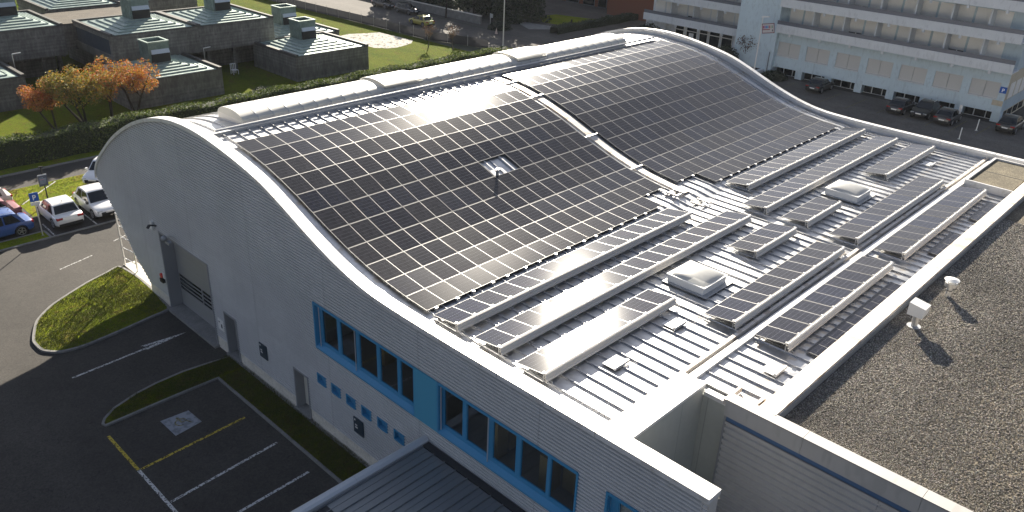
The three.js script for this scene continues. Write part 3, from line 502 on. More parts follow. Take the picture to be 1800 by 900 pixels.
tiltedRow('sunlit row of four tilted panels by the front roof edge', 17.69, 0.00, 4, 1, 1.775);
tiltedRow('short row of two tilted panels behind the near roof dome', 17.77, -12.75, 2, 1, 1.775);
tiltedRow('row of five tilted panels by the near stretch of the roof gutter', 20.07, -7.12, 5, 1, 1.775);
tiltedRow('row of five tilted panels across the gutter, nearest the gravel roof corner', 22.02, -7.16, 5, 1, 1.79);
tiltedRow('row of eight tilted panels right below the far curved array', 13.74, -19.30, 8, 2, 1.75);
tiltedRow('longest far row of nine tilted panels, second from the far curved array', 15.77, -17.32, 9, 2, 1.75);
tiltedRow('row of four tilted panels at the far roof parapet', 17.78, -26.25, 4, 2, 1.75);
tiltedRow('short row of two tilted panels in front of the far roof dome', 17.78, -17.30, 2, 2, 1.75);
tiltedRow('row of six tilted panels along the far stretch of the roof gutter', 20.09, -17.20, 6, 2, 1.77);
tiltedRow('row of six tilted panels between gutter and gravel roof, far half', 22.04, -17.26, 6, 2, 1.8);
// flat dark panels half tucked along the eaves
for (const [z0, n, lab] of [[-7.7, 5, 'flat strip of dark panels along the eaves beside the nearest row'], [-18.9, 2, 'flat strip of dark panels on the far eaves, nearer piece'], [-24.2, 2, 'flat strip of dark panels on the far eaves, farther piece']]) {
  const t = thing('flat_panel_strip', lab, 'solar row', [22.78, 7.69, z0]);
  for (let k = 0; k < n; k++) { const z = -(k + 0.5) * 1.45; const p = new MB().box(-0.26, 0.22, -0.02, 0.0, z - 0.715, z + 0.715).build('solar_panel', M.frame, t); new MB().box(-0.235, 0.2, 0.0, 0.004, z - 0.69, z - 0.015).box(-0.235, 0.2, 0, 0.004, z + 0.015, z + 0.69).build('cell_sheet', M.cells[2], p); }
}
// ---------------------------------------------------------------- things on the roof
function roofDome(label, x, z) {
  const t = thing('roof_dome', label, 'rooflight', [x, 7.6, z]), s = 0.8;
  new MB().box(-s - 0.16, s + 0.22, 0.062, 0.07, -s - 0.16, s + 0.16).build('flashing', M.steel, t);
  const k = new MB(); k.box(-s, s, 0.07, 0.34, s - 0.06, s).box(-s, s, 0.07, 0.34, -s, -s + 0.06).box(-s, -s + 0.06, 0.07, 0.34, -s + 0.06, s - 0.06).box(s - 0.06, s, 0.07, 0.34, -s + 0.06, s - 0.06); k.build('kerb_frame', M.white, t);
  const r = new MB(), N = 14; const h = (u, v) => 0.36 + 0.2 * Math.pow(Math.max(0, (1 - u * u) * (1 - v * v)), 0.55);
  for (let i = 0; i < N; i++) for (let j = 0; j < N; j++) { const f = (a, b) => { const u = a / N * 2 - 1, v = b / N * 2 - 1; return [u * s, h(u, v), v * s]; }; r.quad(f(i, j + 1), f(i + 1, j + 1), f(i + 1, j), f(i, j)); }
  r.build('dome', M.opalClear, t, 0.9); const e = new MB(); for (const [a, b, c, d] of [[-s - 0.04, s + 0.04, s - 0.03, s + 0.04], [-s - 0.04, s + 0.04, -s - 0.04, -s + 0.03], [-s - 0.04, -s + 0.03, -s + 0.03, s - 0.03], [s - 0.03, s + 0.04, -s + 0.03, s - 0.03]]) e.box(a, b, 0.33, 0.375, c, d); e.build('rim', M.white, t);
}
roofDome('square white roof dome in the nearer half of the flat roof', 17.3, -9.25);
roofDome('square white roof dome in the farther half of the flat roof', 17.35, -22.8);
// barrel rooflight along the ridge
{
  const t = thing('ridge_rooflight', 'long white barrel vaulted rooflight along the ridge with two raised hatches', 'rooflight', [-2.8, 0, 0]);
  const yb = 10.7, kw = 1.13, kh = 0.23, z0 = -1.35, z1 = -29.6, n = 36, step = (z0 - z1) / n;
  new MB().box(-kw, kw, yb - 0.1, yb + kh, z1, z0).build('upstand', M.beigeClad, t);
  const arc = (a, r) => [Math.cos(a) * kw * r, yb + kh + Math.sin(a) * 0.37 * r];
  const vault = (za, zb, r, cap) => { const m = new MB(), S = 12; for (let k = 0; k < S; k++) { const p = arc(Math.PI * k / S, r), q = arc(Math.PI * (k + 1) / S, r); m.quad([p[0], p[1], za], [p[0], p[1], zb], [q[0], q[1], zb], [q[0], q[1], za]); if (cap) for (const [z, s] of [[za, 1], [zb, -1]]) { const A = [p[0], p[1], z], B = [q[0], q[1], z], C = [0, yb + kh, z]; s > 0 ? m.tri(A, B, C, [0, 0], [1, 0], [1, 1]) : m.tri(B, A, C, [0, 0], [1, 0], [1, 1]); } } return m; };
  for (let k = 0; k < n; k++) { const a = z0 - k * step, b = a - step; vault(a - 0.004, b + 0.004, 1, k === 0 || k === n - 1).build('vault_pane', M.opal, t, 0.5); vault(b + 0.024, b - 0.024, 1.022, true).build('rib', M.steel, t, 0.5); }
  for (const zc of [-10.6, -20.4]) { const h = new MB(), S = 12; const P = (k, r, d) => { const q = arc(Math.PI * (0.16 + 0.72 * k / S), r); return [q[0], q[1] + d]; }; for (let k = 0; k < S; k++) { const p = P(k, 1.04, 0.1), q = P(k + 1, 1.04, 0.1); h.quad([p[0], p[1], zc + 1.25], [p[0], p[1], zc - 1.25], [q[0], q[1], zc - 1.25], [q[0], q[1], zc + 1.25]); const u = P(k, 1.0, 0), w = P(k + 1, 1.0, 0); h.quad([u[0], u[1], zc + 1.25], [p[0], p[1], zc + 1.25], [q[0], q[1], zc + 1.25], [w[0], w[1], zc + 1.25]); } const a = P(0, 1.04, 0.1), b = P(0, 1, -0.02); h.quad([b[0], b[1], zc + 1.25], [b[0], b[1], zc - 1.25], [a[0], a[1], zc - 1.25], [a[0], a[1], zc + 1.25]); h.build('hatch', M.opal, t, 0.5); new MB().box(arc(0.5, 1)[0] - 0.02, arc(0.5, 1)[0] + 0.07, arc(0.5, 1)[1] - 0.02, arc(0.5, 1)[1] + 0.05, zc - 1.25, zc + 1.25).build('hatch_edge', M.greyPaint, t); }
}
// small roof fittings
for (const [x, z, lab] of [[11.85, -15.9, 'small roof bracket grid at the foot of the metal strip, nearer one'], [13.15, -16.1, 'small roof bracket grid at the foot of the metal strip, farther one']]) {
  const t = thing('roof_bracket', lab, 'bracket', [x, deckY(x) + 0.07, z]); for (const d of [-0.28, 0.28]) new MB().box(-0.35, 0.35, 0.04, 0.1, d - 0.05, d + 0.05).build('cross_bar', M.beigeClad, t); for (const d of [-0.22, 0.24]) new MB().box(d - 0.05, d + 0.05, 0, 0.05, -0.5, 0.5).build('base_bar', M.alu, t); new MB().box(-0.2, 0.0, -0.02, 0.045, -0.2, 0.12).build('junction_box', M.dark, t);
}
for (const [x, z, lab] of [[18.8, -2.45, 'small metal seam box in front of the sunlit four panel row'], [18.72, -5.9, 'small metal seam box between the near dome and the sunlit row'], [22.5, -5.9, 'small metal seam box beside the corner of the gravel roof'], [18.7, -30.7, 'small metal seam box near the far roof parapet']]) { const t = thing('seam_box', lab, 'roof fitting', [x, 7.66, z]); new MB().box(-0.04, 0.05, -0.02, 0.09, -0.42, 0.3).build('upstand', M.alu, t); new MB().box(-0.5, -0.05, 0.0, 0.02, -0.42, 0.3).build('flange', M.cap, t); }
{ // covered shaft at the far right corner of the roof
  const t = thing('roof_hatch_slab', 'low felted square roof with metal rim at the far right corner', 'roof slab', [0, 0, 0]);
  new MB().box(20.95, 23.0, 7.5, 7.86, -33.9, -29.0).build('felt_top', std([0.26, 0.23, 0.16], { map: gravelTex, roughness: 1, color: lin(0.95, 0.92, 0.78) }), t); new MB().box(20.85, 20.96, 7.5, 7.95, -34, -28.9).box(20.96, 23.1, 7.5, 7.95, -29.0, -28.9).box(20.96, 23.1, 7.5, 7.95, -34, -33.9).build('rim', M.cap, t); new MB().box(20.97, 23, 7.861, 7.868, -31.45, -31.4).build('joint', M.dark, t);
}

// ---------------------------------------------------------------- gravel roofed neighbour with coarse cladding
{
  const t = thing('gravel_roof_building', 'flat gravel roofed building with coarse corrugated wall and grey flashing', 'building');
  const m = new MB(); corrugate(m, 0.224, 0.07, -3.0, 0.4, 7.24, () => [[22.33, 50]]); m.build('corrugated_wall', M.clad2, t);
  new MB().box(22.36, 50, 0, 7.55, -3.4, -3.09).box(23.55, 23.72, 0, 7.9, -34.6, -3.42).box(23.7, 50, 7.3, 7.5, -34.6, -3.4).box(23.7, 50, 0, 7.9, -34.9, -34.6).build('core_wall', M.greyPaint, t);
  for (let x = 22.3, k = 0; x < 50; x += k ? 3.2 : 2.4, k++) { const e = x + (k ? 3.19 : 2.39); new MB().prismZ([[x, 7.45], [e, 7.45], [e, 8.0], [x, 8.0]], -2.97, -2.93).box(x, e, 7.98, 8.01, -3.36, -2.93).box(x, e, 7.55, 7.98, -3.38, -3.36).build('flashing_piece', std([0.5, 0.49, 0.47], { map: renderTex, roughness: 0.6, metalness: 0.2 }), t); }
  new MB().box(22.33, 50, 7.24, 7.45, -3.06, -3.02).build('blue_band', std([0.1, 0.19, 0.36], { roughness: 0.4, metalness: 0.3 }), t);
  new MB().box(22.3, 22.36, 0.3, 7.45, -3.12, -2.99).build('corner_trim', M.greyPaint, t);
  struct('gravel_roof_surface', new MB().poly([[23.72, -3.38], [50, -3.38], [50, -34.6], [23.72, -34.6]], 7.68), M.gravel);
  // loose pebbles, thickest where the roof is nearest
  const g = new THREE.IcosahedronGeometry(1, 0), N = 170000, im = new THREE.InstancedMesh(g, M.pebble, N), o = new THREE.Object3D(), c = new THREE.Color();
  for (let i = 0; i < N; i++) {
    const u = rnd(), z = -3.4 - 22 * Math.pow(u, 1.35), s = rr(0.008, 0.02) * (1 + 0.6 * u), w = 2.2 + 9 * Math.pow(rnd(), 0.9) * (z < -14 ? 0.75 : 1);
    o.position.set(23.74 + rnd() * w, 7.685 + s * 0.3, z); o.scale.set(s * rr(0.8, 1.4), s * rr(0.5, 0.9), s * rr(0.8, 1.3)); o.rotation.set(rnd() * 3, rnd() * 6, rnd() * 3); o.updateMatrix(); im.setMatrixAt(i, o.matrix);
    const b = (0.12 + 0.37 * Math.pow(rnd(), 2.2)) * (0.8 + 0.75 * fbm(cl((o.position.x - 20) / 16), cl(-z / 40), 9, 3, 331)); c.setRGB(b * rr(0.98, 1.12), b * rr(0.92, 1.0), b * rr(0.74, 0.9)); im.setColorAt(i, c);
  }
  im.name = 'gravel'; im.userData.kind = 'stuff'; im.userData.label = 'brown and grey loose gravel covering the flat roof'; im.castShadow = im.receiveShadow = true; scene.add(im);
}
{ // vents on the gravel
  const t = thing('box_vent', 'white box shaped vent on a short pipe standing in the gravel', 'vent', [24.43, 7.685, -12.1]);
  new MB().bar([0, 0, 0], [0, 0.55, 0], 0.11, 14).build('pipe', M.alu, t, 0.6); new MB().bar([0.02, 0.05, 0.12], [0.02, 0.5, 0.12], 0.025, 6).build('strut', M.steel, t); const b = new MB().prismZ([[-0.27, 0.5], [0.25, 0.5], [0.29, 0.88], [-0.27, 0.97]], -0.27, 0.27).build('hood', M.white, t); new MB().bar([0, 0.0, 0], [0, 0.03, 0], 0.24, 16).build('base_flange', M.steel, t);
  const c = thing('cowl_vent', 'round metal vent cowl on a pipe, farther back on the gravel', 'vent', [24.5, 7.685, -15.35]);
  new MB().bar([0, 0, 0], [0, 0.55, 0], 0.1, 14).build('pipe', M.alu, c, 0.6); const ring = new THREE.CylinderGeometry(0.22, 0.2, 0.17, 18); ring.translate(0, 0.52, 0); mesh('ring', ring, M.alu, c); const top = new THREE.CylinderGeometry(0.1, 0.27, 0.06, 18); top.translate(0, 0.75, 0); mesh('cap', top, M.white, c); for (const a of [0, 2.1, 4.2]) new MB().bar([Math.cos(a) * 0.14, 0.58, Math.sin(a) * 0.14], [Math.cos(a) * 0.14, 0.73, Math.sin(a) * 0.14], 0.012, 5).build('strut', M.steel, c); new MB().bar([0, 0.27, 0], [0, 0.3, 0], 0.115, 14).build('clamp', M.dark, c);
}
// ---------------------------------------------------------------- entrance canopy in front of the hall
{
  const t = thing('entrance_canopy', 'flat grey seamed metal canopy against the front wall at the bottom', 'canopy');
  const sheet = new MB(); sheet.box(0, 0.555, 0, 0.02, 0, 7.6); sheet.prismZ([[0, 0.02], [0.05, 0.02], [0.04, 0.075], [0.01, 0.075]], 0, 7.6); sheet.prismZ([[0.27, 0.02], [0.3, 0.02], [0.29, 0.038], [0.28, 0.038]], 0, 7.6); const g = sheet.geo();
  const mt = std([0.21, 0.23, 0.245], { roughness: 0.4, metalness: 0.5, bumpMap: dentBump, bumpScale: 0.006 });
  for (let k = 0; k < 15; k++) { const s = mesh('roof_sheet', g, mt, t, [13.6 + k * 0.557, 3.44, 1.36]); s.rotation.x = 0.01; }
  new MB().prismZ([[13.22, 3.3], [13.58, 3.3], [13.58, 3.56], [13.5, 3.63], [13.36, 3.65], [13.25, 3.58]], 1.04, 4.1).build('verge_cap', std([0.5, 0.53, 0.56], { roughness: 0.5, metalness: 0.3 }), t); new MB().prismZ([[13.22, 3.3], [13.58, 3.3], [13.58, 3.56], [13.5, 3.63], [13.36, 3.65], [13.25, 3.58]], 4.11, 9).build('verge_cap', std([0.5, 0.53, 0.56], { roughness: 0.5, metalness: 0.3 }), t);
  new MB().box(13.58, 22, 3.3, 3.42, 1.3, 9).build('deck', M.dark, t); new MB().box(13.58, 22, 3.4, 3.5, 1.06, 1.34).build('wall_gutter', M.dark, t);
  for (const [x, z] of [[13.8, 8.6], [17.6, 8.6], [21.6, 8.6]]) new MB().box(x - 0.07, x + 0.07, 0, 3.3, z - 0.07, z + 0.07).build('post', M.greyPaint, t);
}

// ---------------------------------------------------------------- foliage
const leafG = (() => { const m = new MB(); m.tri([-0.5, 0, 0], [0, 0.08, 0.34], [0.5, 0, 0], [0, 0], [0.5, 1], [1, 0]).tri([-0.5, 0, 0], [0.5, 0, 0], [0, 0.08, -0.34], [0, 0], [1, 0], [0.5, 1]); return m.geo(); })();
function leaves(name, parent, N, place, size, colors, mat = M.leaf) {
  const im = new THREE.InstancedMesh(leafG, mat, N), o = new THREE.Object3D(), c = new THREE.Color();
  for (let i = 0; i < N; i++) { const p = place(); o.position.set(p[0], p[1], p[2]); const s = rr(size * 0.6, size * 1.3); o.scale.set(s, s, s); o.rotation.set(rnd() * 6.3, rnd() * 6.3, rnd() * 6.3); o.updateMatrix(); im.setMatrixAt(i, o.matrix); const k = colors[Math.floor(rnd() * colors.length)], b = rr(0.7, 1.3); c.setRGB(k[0] * b, k[1] * b, k[2] * b); im.setColorAt(i, c); }
  im.name = parent === scene ? numbered(name) : name; im.userData.kind = 'stuff'; im.castShadow = im.receiveShadow = true; parent.add(im); return im;
}
function blob(cs) { return () => { const c = cs[Math.floor(rnd() * cs.length)]; let x, y, z, d; do { x = rr(-1, 1); y = rr(-1, 1); z = rr(-1, 1); d = x * x + y * y + z * z; } while (d > 1 || (d < 0.3 && rnd() < 0.7)); return [c[0] + x * c[3], c[1] + y * (c[4] ?? c[3]), c[2] + z * c[3], c]; }; }
function limbTree(name, label, x, z, h, spread, N, size, colors, opt = {}) {
  const t = thing(name, label, opt.cat || 'tree', [x, 0, z], 0, opt.group), tr = new MB(), cs = [], r0 = opt.r || h * 0.022;
  const stems = opt.stems || 1;
  for (let s = 0; s < stems; s++) {
    const a0 = rnd() * 6.3, lean = stems > 1 ? 0.28 : 0.05, b = [Math.cos(a0) * 0.12 * (stems > 1), 0, Math.sin(a0) * 0.12 * (stems > 1)], fork = [Math.cos(a0) * h * lean, h * 0.42, Math.sin(a0) * h * lean];
    tr.bar(b, fork, r0 * 1.15, 7, r0 * 0.75); const nb = opt.branches || 5;
    for (let k = 0; k < nb; k++) {
      const a = a0 + k * 6.28 / nb + rr(-0.4, 0.4), q = rr(0.5, 1) * spread, m1 = [fork[0] + Math.cos(a) * q * 0.5, h * rr(0.58, 0.72), fork[2] + Math.sin(a) * q * 0.5], e = [fork[0] + Math.cos(a) * q, h * rr(0.72, 0.97), fork[2] + Math.sin(a) * q];
      tr.bar(fork, m1, r0 * 0.6, 5, r0 * 0.4).bar(m1, e, r0 * 0.4, 5, r0 * 0.12); cs.push([...e, spread * rr(0.3, 0.46)], [...m1, spread * rr(0.28, 0.42)]);
      for (let j = 0; j < 2; j++) { const e2 = [m1[0] + rr(-0.5, 0.5) * spread, m1[1] + rr(0.05, 0.25) * h, m1[2] + rr(-0.5, 0.5) * spread]; tr.bar(m1, e2, r0 * 0.25, 4, r0 * 0.08); cs.push([...e2, spread * rr(0.2, 0.34)]); }
    }
  }
  tr.build('trunk', opt.bark || M.bark, t); leaves('crown', t, N, blob(cs), size, colors); return t;
}
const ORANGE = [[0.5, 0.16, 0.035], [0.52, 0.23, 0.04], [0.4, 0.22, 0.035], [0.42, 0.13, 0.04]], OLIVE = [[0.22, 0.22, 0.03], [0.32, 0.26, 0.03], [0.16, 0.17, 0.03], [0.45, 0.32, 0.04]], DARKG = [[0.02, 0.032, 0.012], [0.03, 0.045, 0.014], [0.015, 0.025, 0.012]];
limbTree('autumn_tree', 'small tree with orange red leaves, leftmost of the autumn trees by the hedge', -40.6, -5.3, 3.7, 1.5, 4800, 0.16, ORANGE, { stems: 2, branches: 4 });
limbTree('autumn_tree', 'bushy autumn tree with olive and orange leaves in the middle of the group', -40.4, -7.6, 4.8, 1.9, 10500, 0.16, [...OLIVE, ...OLIVE, ORANGE[1], ORANGE[2]], { stems: 3, branches: 4 });
limbTree('autumn_tree', 'autumn tree with orange crown overlapping the copper roofed pavilion', -40.6, -9.8, 4.8, 1.8, 8000, 0.16, [...OLIVE, ...ORANGE, ORANGE[0]], { stems: 2, branches: 4 });
limbTree('autumn_tree', 'autumn tree with bare dark branches and orange tips, rightmost of the group', -41.0, -12.0, 4.5, 2.0, 4600, 0.155, [...ORANGE, OLIVE[3]], { stems: 2, branches: 4 });
// long clipped hedge
function hedge(label, x0, x1, z0, z1, h, n, cols) {
  const t = thing('hedge', label, 'hedge'); const m = new MB(), S = Math.round(Math.abs(z1 - z0) / 1.2), W = (k, s) => 0.1 * Math.sin(k * 1.7 + s) + 0.07 * Math.sin(k * 0.63 + 2 * s);
  for (let k = 0; k < S; k++) { const a = z0 + (z1 - z0) * k / S, b = z0 + (z1 - z0) * (k + 1) / S, f = (z, kk) => [[x1 - 0.08 + W(kk, 1), 0, z], [x1 - 0.12 + W(kk, 2), h - 0.2, z], [x1 - 0.4, h - 0.1 + W(kk, 3), z], [x0 + 0.35, h - 0.1 + W(kk, 4), z], [x0 + 0.1, h - 0.25, z], [x0 + 0.06, 0, z]], A = f(a, k), B = f(b, k + 1); for (let q = 0; q < 5; q++) m.quad(A[q], B[q], B[q + 1], A[q + 1]); }
  m.build('branches', std([0.02, 0.028, 0.01], { roughness: 1 }), t);
  leaves('foliage', t, n, () => { const z = rr(z0, z1), q = rnd(), k = (z - z0) / (z1 - z0) * S; if (q < 0.45) return [x1 - 0.08 + W(k, 1.5) + rr(-0.12, 0.1), rr(0.05, h - 0.1), z]; if (q < 0.9) return [rr(x0, x1), h - 0.1 + W(k, 3.5) + rr(-0.1, 0.12), z]; return [x0 + rr(-0.1, 0.15), rr(0, h), z]; }, 0.16, cols);
}
const HEDGE = [[0.07, 0.11, 0.014], [0.1, 0.14, 0.018], [0.05, 0.08, 0.014], [0.15, 0.18, 0.03]];
hedge('long clipped green hedge between side road and school lawn', -35.3, -33.75, 16, -52.5, 2.0, 42000, HEDGE);
function bushDome(name, label, x, z, r, h, n, cols, size = 0.15) { const t = thing(name, label, 'bush', [x, 0, z]); const s = new THREE.SphereGeometry(1, 14, 9, 0, 6.3, 0, 1.6); s.scale(r * 0.9, h * 0.93, r * 0.9); mesh('branches', s, std([0.012, 0.016, 0.009], { roughness: 1 }), t); leaves('foliage', t, n, () => { const a = rnd() * 6.28, e = Math.acos(rnd()); const q = rr(0.9, 1.05) + 0.06 * Math.sin(a * 5 + e * 7); return [Math.sin(e) * Math.cos(a) * r * q, Math.cos(e) * h * q + 0.05, Math.sin(e) * Math.sin(a) * r * q]; }, size, cols); }

// ---------------------------------------------------------------- concrete school pavilions
function pavilion(label, x0, x1, z0, z1, y0, y1, lant, o = {}) {
  const t = thing('concrete_pavilion', label, 'pavilion'), w = 0.28, top = y1;
  const wall = new MB(); if (y0 > 0.5) { wall.box(x0, x1, y0, top - 0.02, z0, z1 - (o.glaze ? 0.6 : 0)); if (o.glaze) wall.box(x0, x1, y0, y0 + 0.75, z1 - 0.6, z1).box(x0, x1, top - 0.35, top - 0.02, z1 - 0.6, z1).box(x1 - 0.35, x1, y0 + 0.75, top - 0.35, z1 - 0.6, z1); } else wall.box(x0, x1, 0, top - 0.02, z0, z1); wall.build('wall', M.concrete, t);
  if (o.glaze) for (let k = 0; k < 9; k++) { const a = x1 - 0.4 - (k + 1) * 0.92; if (a < x0) break; new MB().box(a, a + 0.86, y0 + 0.75, top - 0.35, z1 - 0.2, z1 - 0.12).build('window', std([0.07, 0.085, 0.11], { roughness: 0.2 }), t); }
  if (y0 > 0.5) { for (let z = z1 - 1.2; z > z0 + 0.5; z -= 2.9) for (const x of [x1 - 0.9, x0 + 0.9]) new MB().box(x - 0.17, x + 0.17, 0, y0, z - 0.17, z + 0.17).build('column', M.concrete, t); new MB().box(x0 + 1, x1 - 3, 0, y0, z0 + 0.3, z1 - 1.5).build('ground_floor_wall', M.concrete, t); }
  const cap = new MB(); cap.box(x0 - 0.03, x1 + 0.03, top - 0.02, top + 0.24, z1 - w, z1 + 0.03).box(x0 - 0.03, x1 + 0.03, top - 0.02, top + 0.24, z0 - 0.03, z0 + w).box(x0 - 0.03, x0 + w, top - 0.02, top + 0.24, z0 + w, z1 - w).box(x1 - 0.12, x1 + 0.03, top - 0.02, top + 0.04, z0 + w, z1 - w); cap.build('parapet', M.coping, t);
  // hipped roof in stepped courses of sheet metal
  const X0 = x0 + w + 0.25, X1 = x1 - 0.1, Z0 = z0 + w + 0.25, Z1 = z1 - w - 0.25, [lx, lz] = lant || [(x0 + x1) / 2, (z0 + z1) / 2], H = 0.72, n = 6, b = top - 0.0;
  const R = (k) => { const s = k / n * 0.86; return [X0 + (lx - X0) * s, X1 + (lx - X1) * s, Z0 + (lz - Z0) * s, Z1 + (lz - Z1) * s, b + H * s / 0.86]; };
  for (let k = 0; k < n; k++) {
    const A = R(k), B = R(k + 1), d = 0.055, yA = A[4] + d, yB = B[4] + 0.01;
    for (const [p, q, r, s] of [[[A[1], yA, A[3]], [A[1], yA, A[2]], [B[1], yB, B[2]], [B[1], yB, B[3]]], [[A[0], yA, A[3]], [A[1], yA, A[3]], [B[1], yB, B[3]], [B[0], yB, B[3]]], [[A[0], yA, A[2]], [A[0], yA, A[3]], [B[0], yB, B[3]], [B[0], yB, B[2]]], [[A[1], yA, A[2]], [A[0], yA, A[2]], [B[0], yB, B[2]], [B[1], yB, B[2]]]]) {
      const m = new MB(); m.quad(p, q, r, s); const dn = (v) => [v[0], v[1] - d - 0.03, v[2]]; m.quad(dn(p), dn(q), q, p);
      const e = V(...q).sub(V(...p)).normalize(); m.bar([p[0], p[1] + 0.02, p[2]], [q[0], q[1] + 0.02, q[2]], 0.035, 4); m.build('roof_course', M.zinc, t);
    }
  }
  if (lant) {
    const s = 1.0, lh = o.lh || 2.0, y = b + H * 0.82, L = new MB(); L.box(lx - s, lx + s, y - 0.3, y + lh, lz + s - 0.1, lz + s).box(lx - s, lx + s, y - 0.3, y + lh, lz - s, lz - s + 0.1).box(lx - s, lx - s + 0.1, y - 0.3, y + lh, lz - s + 0.1, lz + s - 0.1).box(lx + s - 0.1, lx + s, y - 0.3, y + lh, lz - s + 0.1, lz + s - 0.1).box(lx - s + 0.1, lx + s - 0.1, y + lh - 0.5, y + lh - 0.45, lz - s + 0.1, lz + s - 0.1);
    const l = L.build('roof_lantern', M.zincShaded, t);
    for (let k = 1; k < 6; k++) new MB().box(lx - s + k * s / 3 - 0.02, lx - s + k * s / 3 + 0.02, y - 0.2, y + lh - 0.04, lz + s, lz + s + 0.035).build('seam', M.zincShaded, l);
    const rim = new MB(); rim.box(lx - s - 0.06, lx + s + 0.06, y + lh - 0.06, y + lh + 0.05, lz + s - 0.14, lz + s + 0.06).box(lx - s - 0.06, lx + s + 0.06, y + lh - 0.06, y + lh + 0.05, lz - s - 0.06, lz - s + 0.14).box(lx - s - 0.06, lx - s + 0.14, y + lh - 0.06, y + lh + 0.05, lz - s + 0.14, lz + s - 0.14).box(lx + s - 0.14, lx + s + 0.06, y + lh - 0.06, y + lh + 0.05, lz - s + 0.14, lz + s - 0.14); rim.build('rim', M.zinc, l);
    new MB().prismZ([[lx + s, y + 0.92], [lx + s + 0.24, y + 0.96], [lx + s + 0.02, y + 1.32], [lx + s, y + 1.32]], lz - s * 0.92, lz + s * 0.78).build('louvre_hood', std([0.55, 0.6, 0.62], { roughness: 0.35, metalness: 0.4 }), l);
    new MB().box(lx + s, lx + s + 0.14, y - 0.05, y + 0.9, lz - s * 0.92, lz + s * 0.78).build('louvre', M.black, l);
  }
  return t;
}
pavilion('low concrete pavilion behind the autumn trees with a copper green roof lantern', -50.6, -42.5, -21.3, -12.3, 0, 2.42, [-46.6, -16.9]);
pavilion('low concrete pavilion at the right end of the school nearest the sand patch', -50.5, -42.1, -38.3, -29.2, 0, 2.5, [-47.2, -33.5]);
pavilion('low concrete pavilion behind the right end one, only its lantern roof showing', -59.5, -50.4, -40.4, -31.8, 0, 2.5, [-55.2, -36.2]);
pavilion('raised concrete pavilion on columns with a glazed strip on its end wall', -59, -50, -23.05, -14.3, 2.45, 5.02, [-54.6, -19.0], { glaze: true });
pavilion('raised concrete pavilion on columns beside the right end pavilions', -59, -50.02, -31.7, -23.08, 2.45, 5.0, [-54.4, -27.7]);
pavilion('raised concrete pavilion on columns at the upper left corner', -65.4, -56.5, -12.5, -3.4, 2.45, 5.25, [-61.6, -9.0]);
pavilion('concrete pavilion with sheet roof behind the gravel link roof', -75, -66, -22.2, -14.2, 2.45, 5.1, null);
pavilion('concrete pavilion at the top edge behind the two raised ones', -75, -66.2, -31.2, -23.4, 2.45, 5.1, [-71.5, -27.2]);
pavilion('low concrete pavilion at the left edge behind the hedge', -57.5, -48.9, -6.1, 3.5, 0, 2.75, null);
{ const t = thing('link_building', 'flat gravel roofed link between the raised school pavilions', 'building'); new MB().box(-65.9, -59.05, 2.3, 4.86, -23, -12.6).build('wall', M.concrete, t); new MB().box(-65.9, -59.05, 4.86, 4.9, -23, -12.55).build('gravel_roof', std([0.62, 0.58, 0.55], { map: gravelTex, roughness: 1 }), t); for (const x of [-64, -61]) new MB().box(x - 0.2, x + 0.2, 0, 2.3, -13.2, -12.8).build('column', M.concrete, t); new MB().box(-65.9, -59.1, 0, 2.3, -16, -15.6).build('back_wall', M.concrete, t); }
for (const [x, z, h, lab] of [[-53, -6.6, 3.9, 'thin school lamp post in front of the upper left pavilion'], [-49.2, -23.0, 3.0, 'thin school lamp post in front of the raised pavilions']]) { const t = thing('lamp_post', lab, 'lamp post', [x, 0, z]); new MB().bar([0, 0, 0], [0, h, 0], 0.035, 6).build('pole', M.alu, t); new MB().bar([0, h, 0], [0, h + 0.05, -0.75], 0.05, 6).build('lamp_head', M.white, t); }
{ const t = thing('garden_chair', 'white slatted garden chair under the raised pavilion', 'chair', [-48.8, 0, -25.9]); for (const z of [-0.28, -0.1, 0.1, 0.28]) new MB().box(-0.3, -0.25, 0.05, 1.05, z - 0.03, z + 0.03).build('slat', M.white, t); new MB().box(-0.3, 0.3, 0.42, 0.46, -0.3, 0.3).build('seat', M.white, t); for (const [x, z] of [[-0.27, -0.27], [-0.27, 0.27], [0.27, -0.27], [0.27, 0.27]]) new MB().box(x - 0.025, x + 0.025, 0, 0.43, z - 0.025, z + 0.025).build('leg', M.white, t); new MB().box(-0.32, -0.24, 1.0, 1.08, -0.32, 0.32).build('top_rail', M.white, t); }
limbTree('palm_tree', 'bright green leafy tree between the pavilions at the upper left', -67, -10.8, 6.4, 1.4, 1100, 0.3, [[0.12, 0.17, 0.02], [0.16, 0.22, 0.03], [0.09, 0.13, 0.02]]);
bushDome('bush', 'low dark bush in the shade beside the pavilion behind the hedge', -40.0, -24.2, 1.3, 0.7, 700, DARKG);

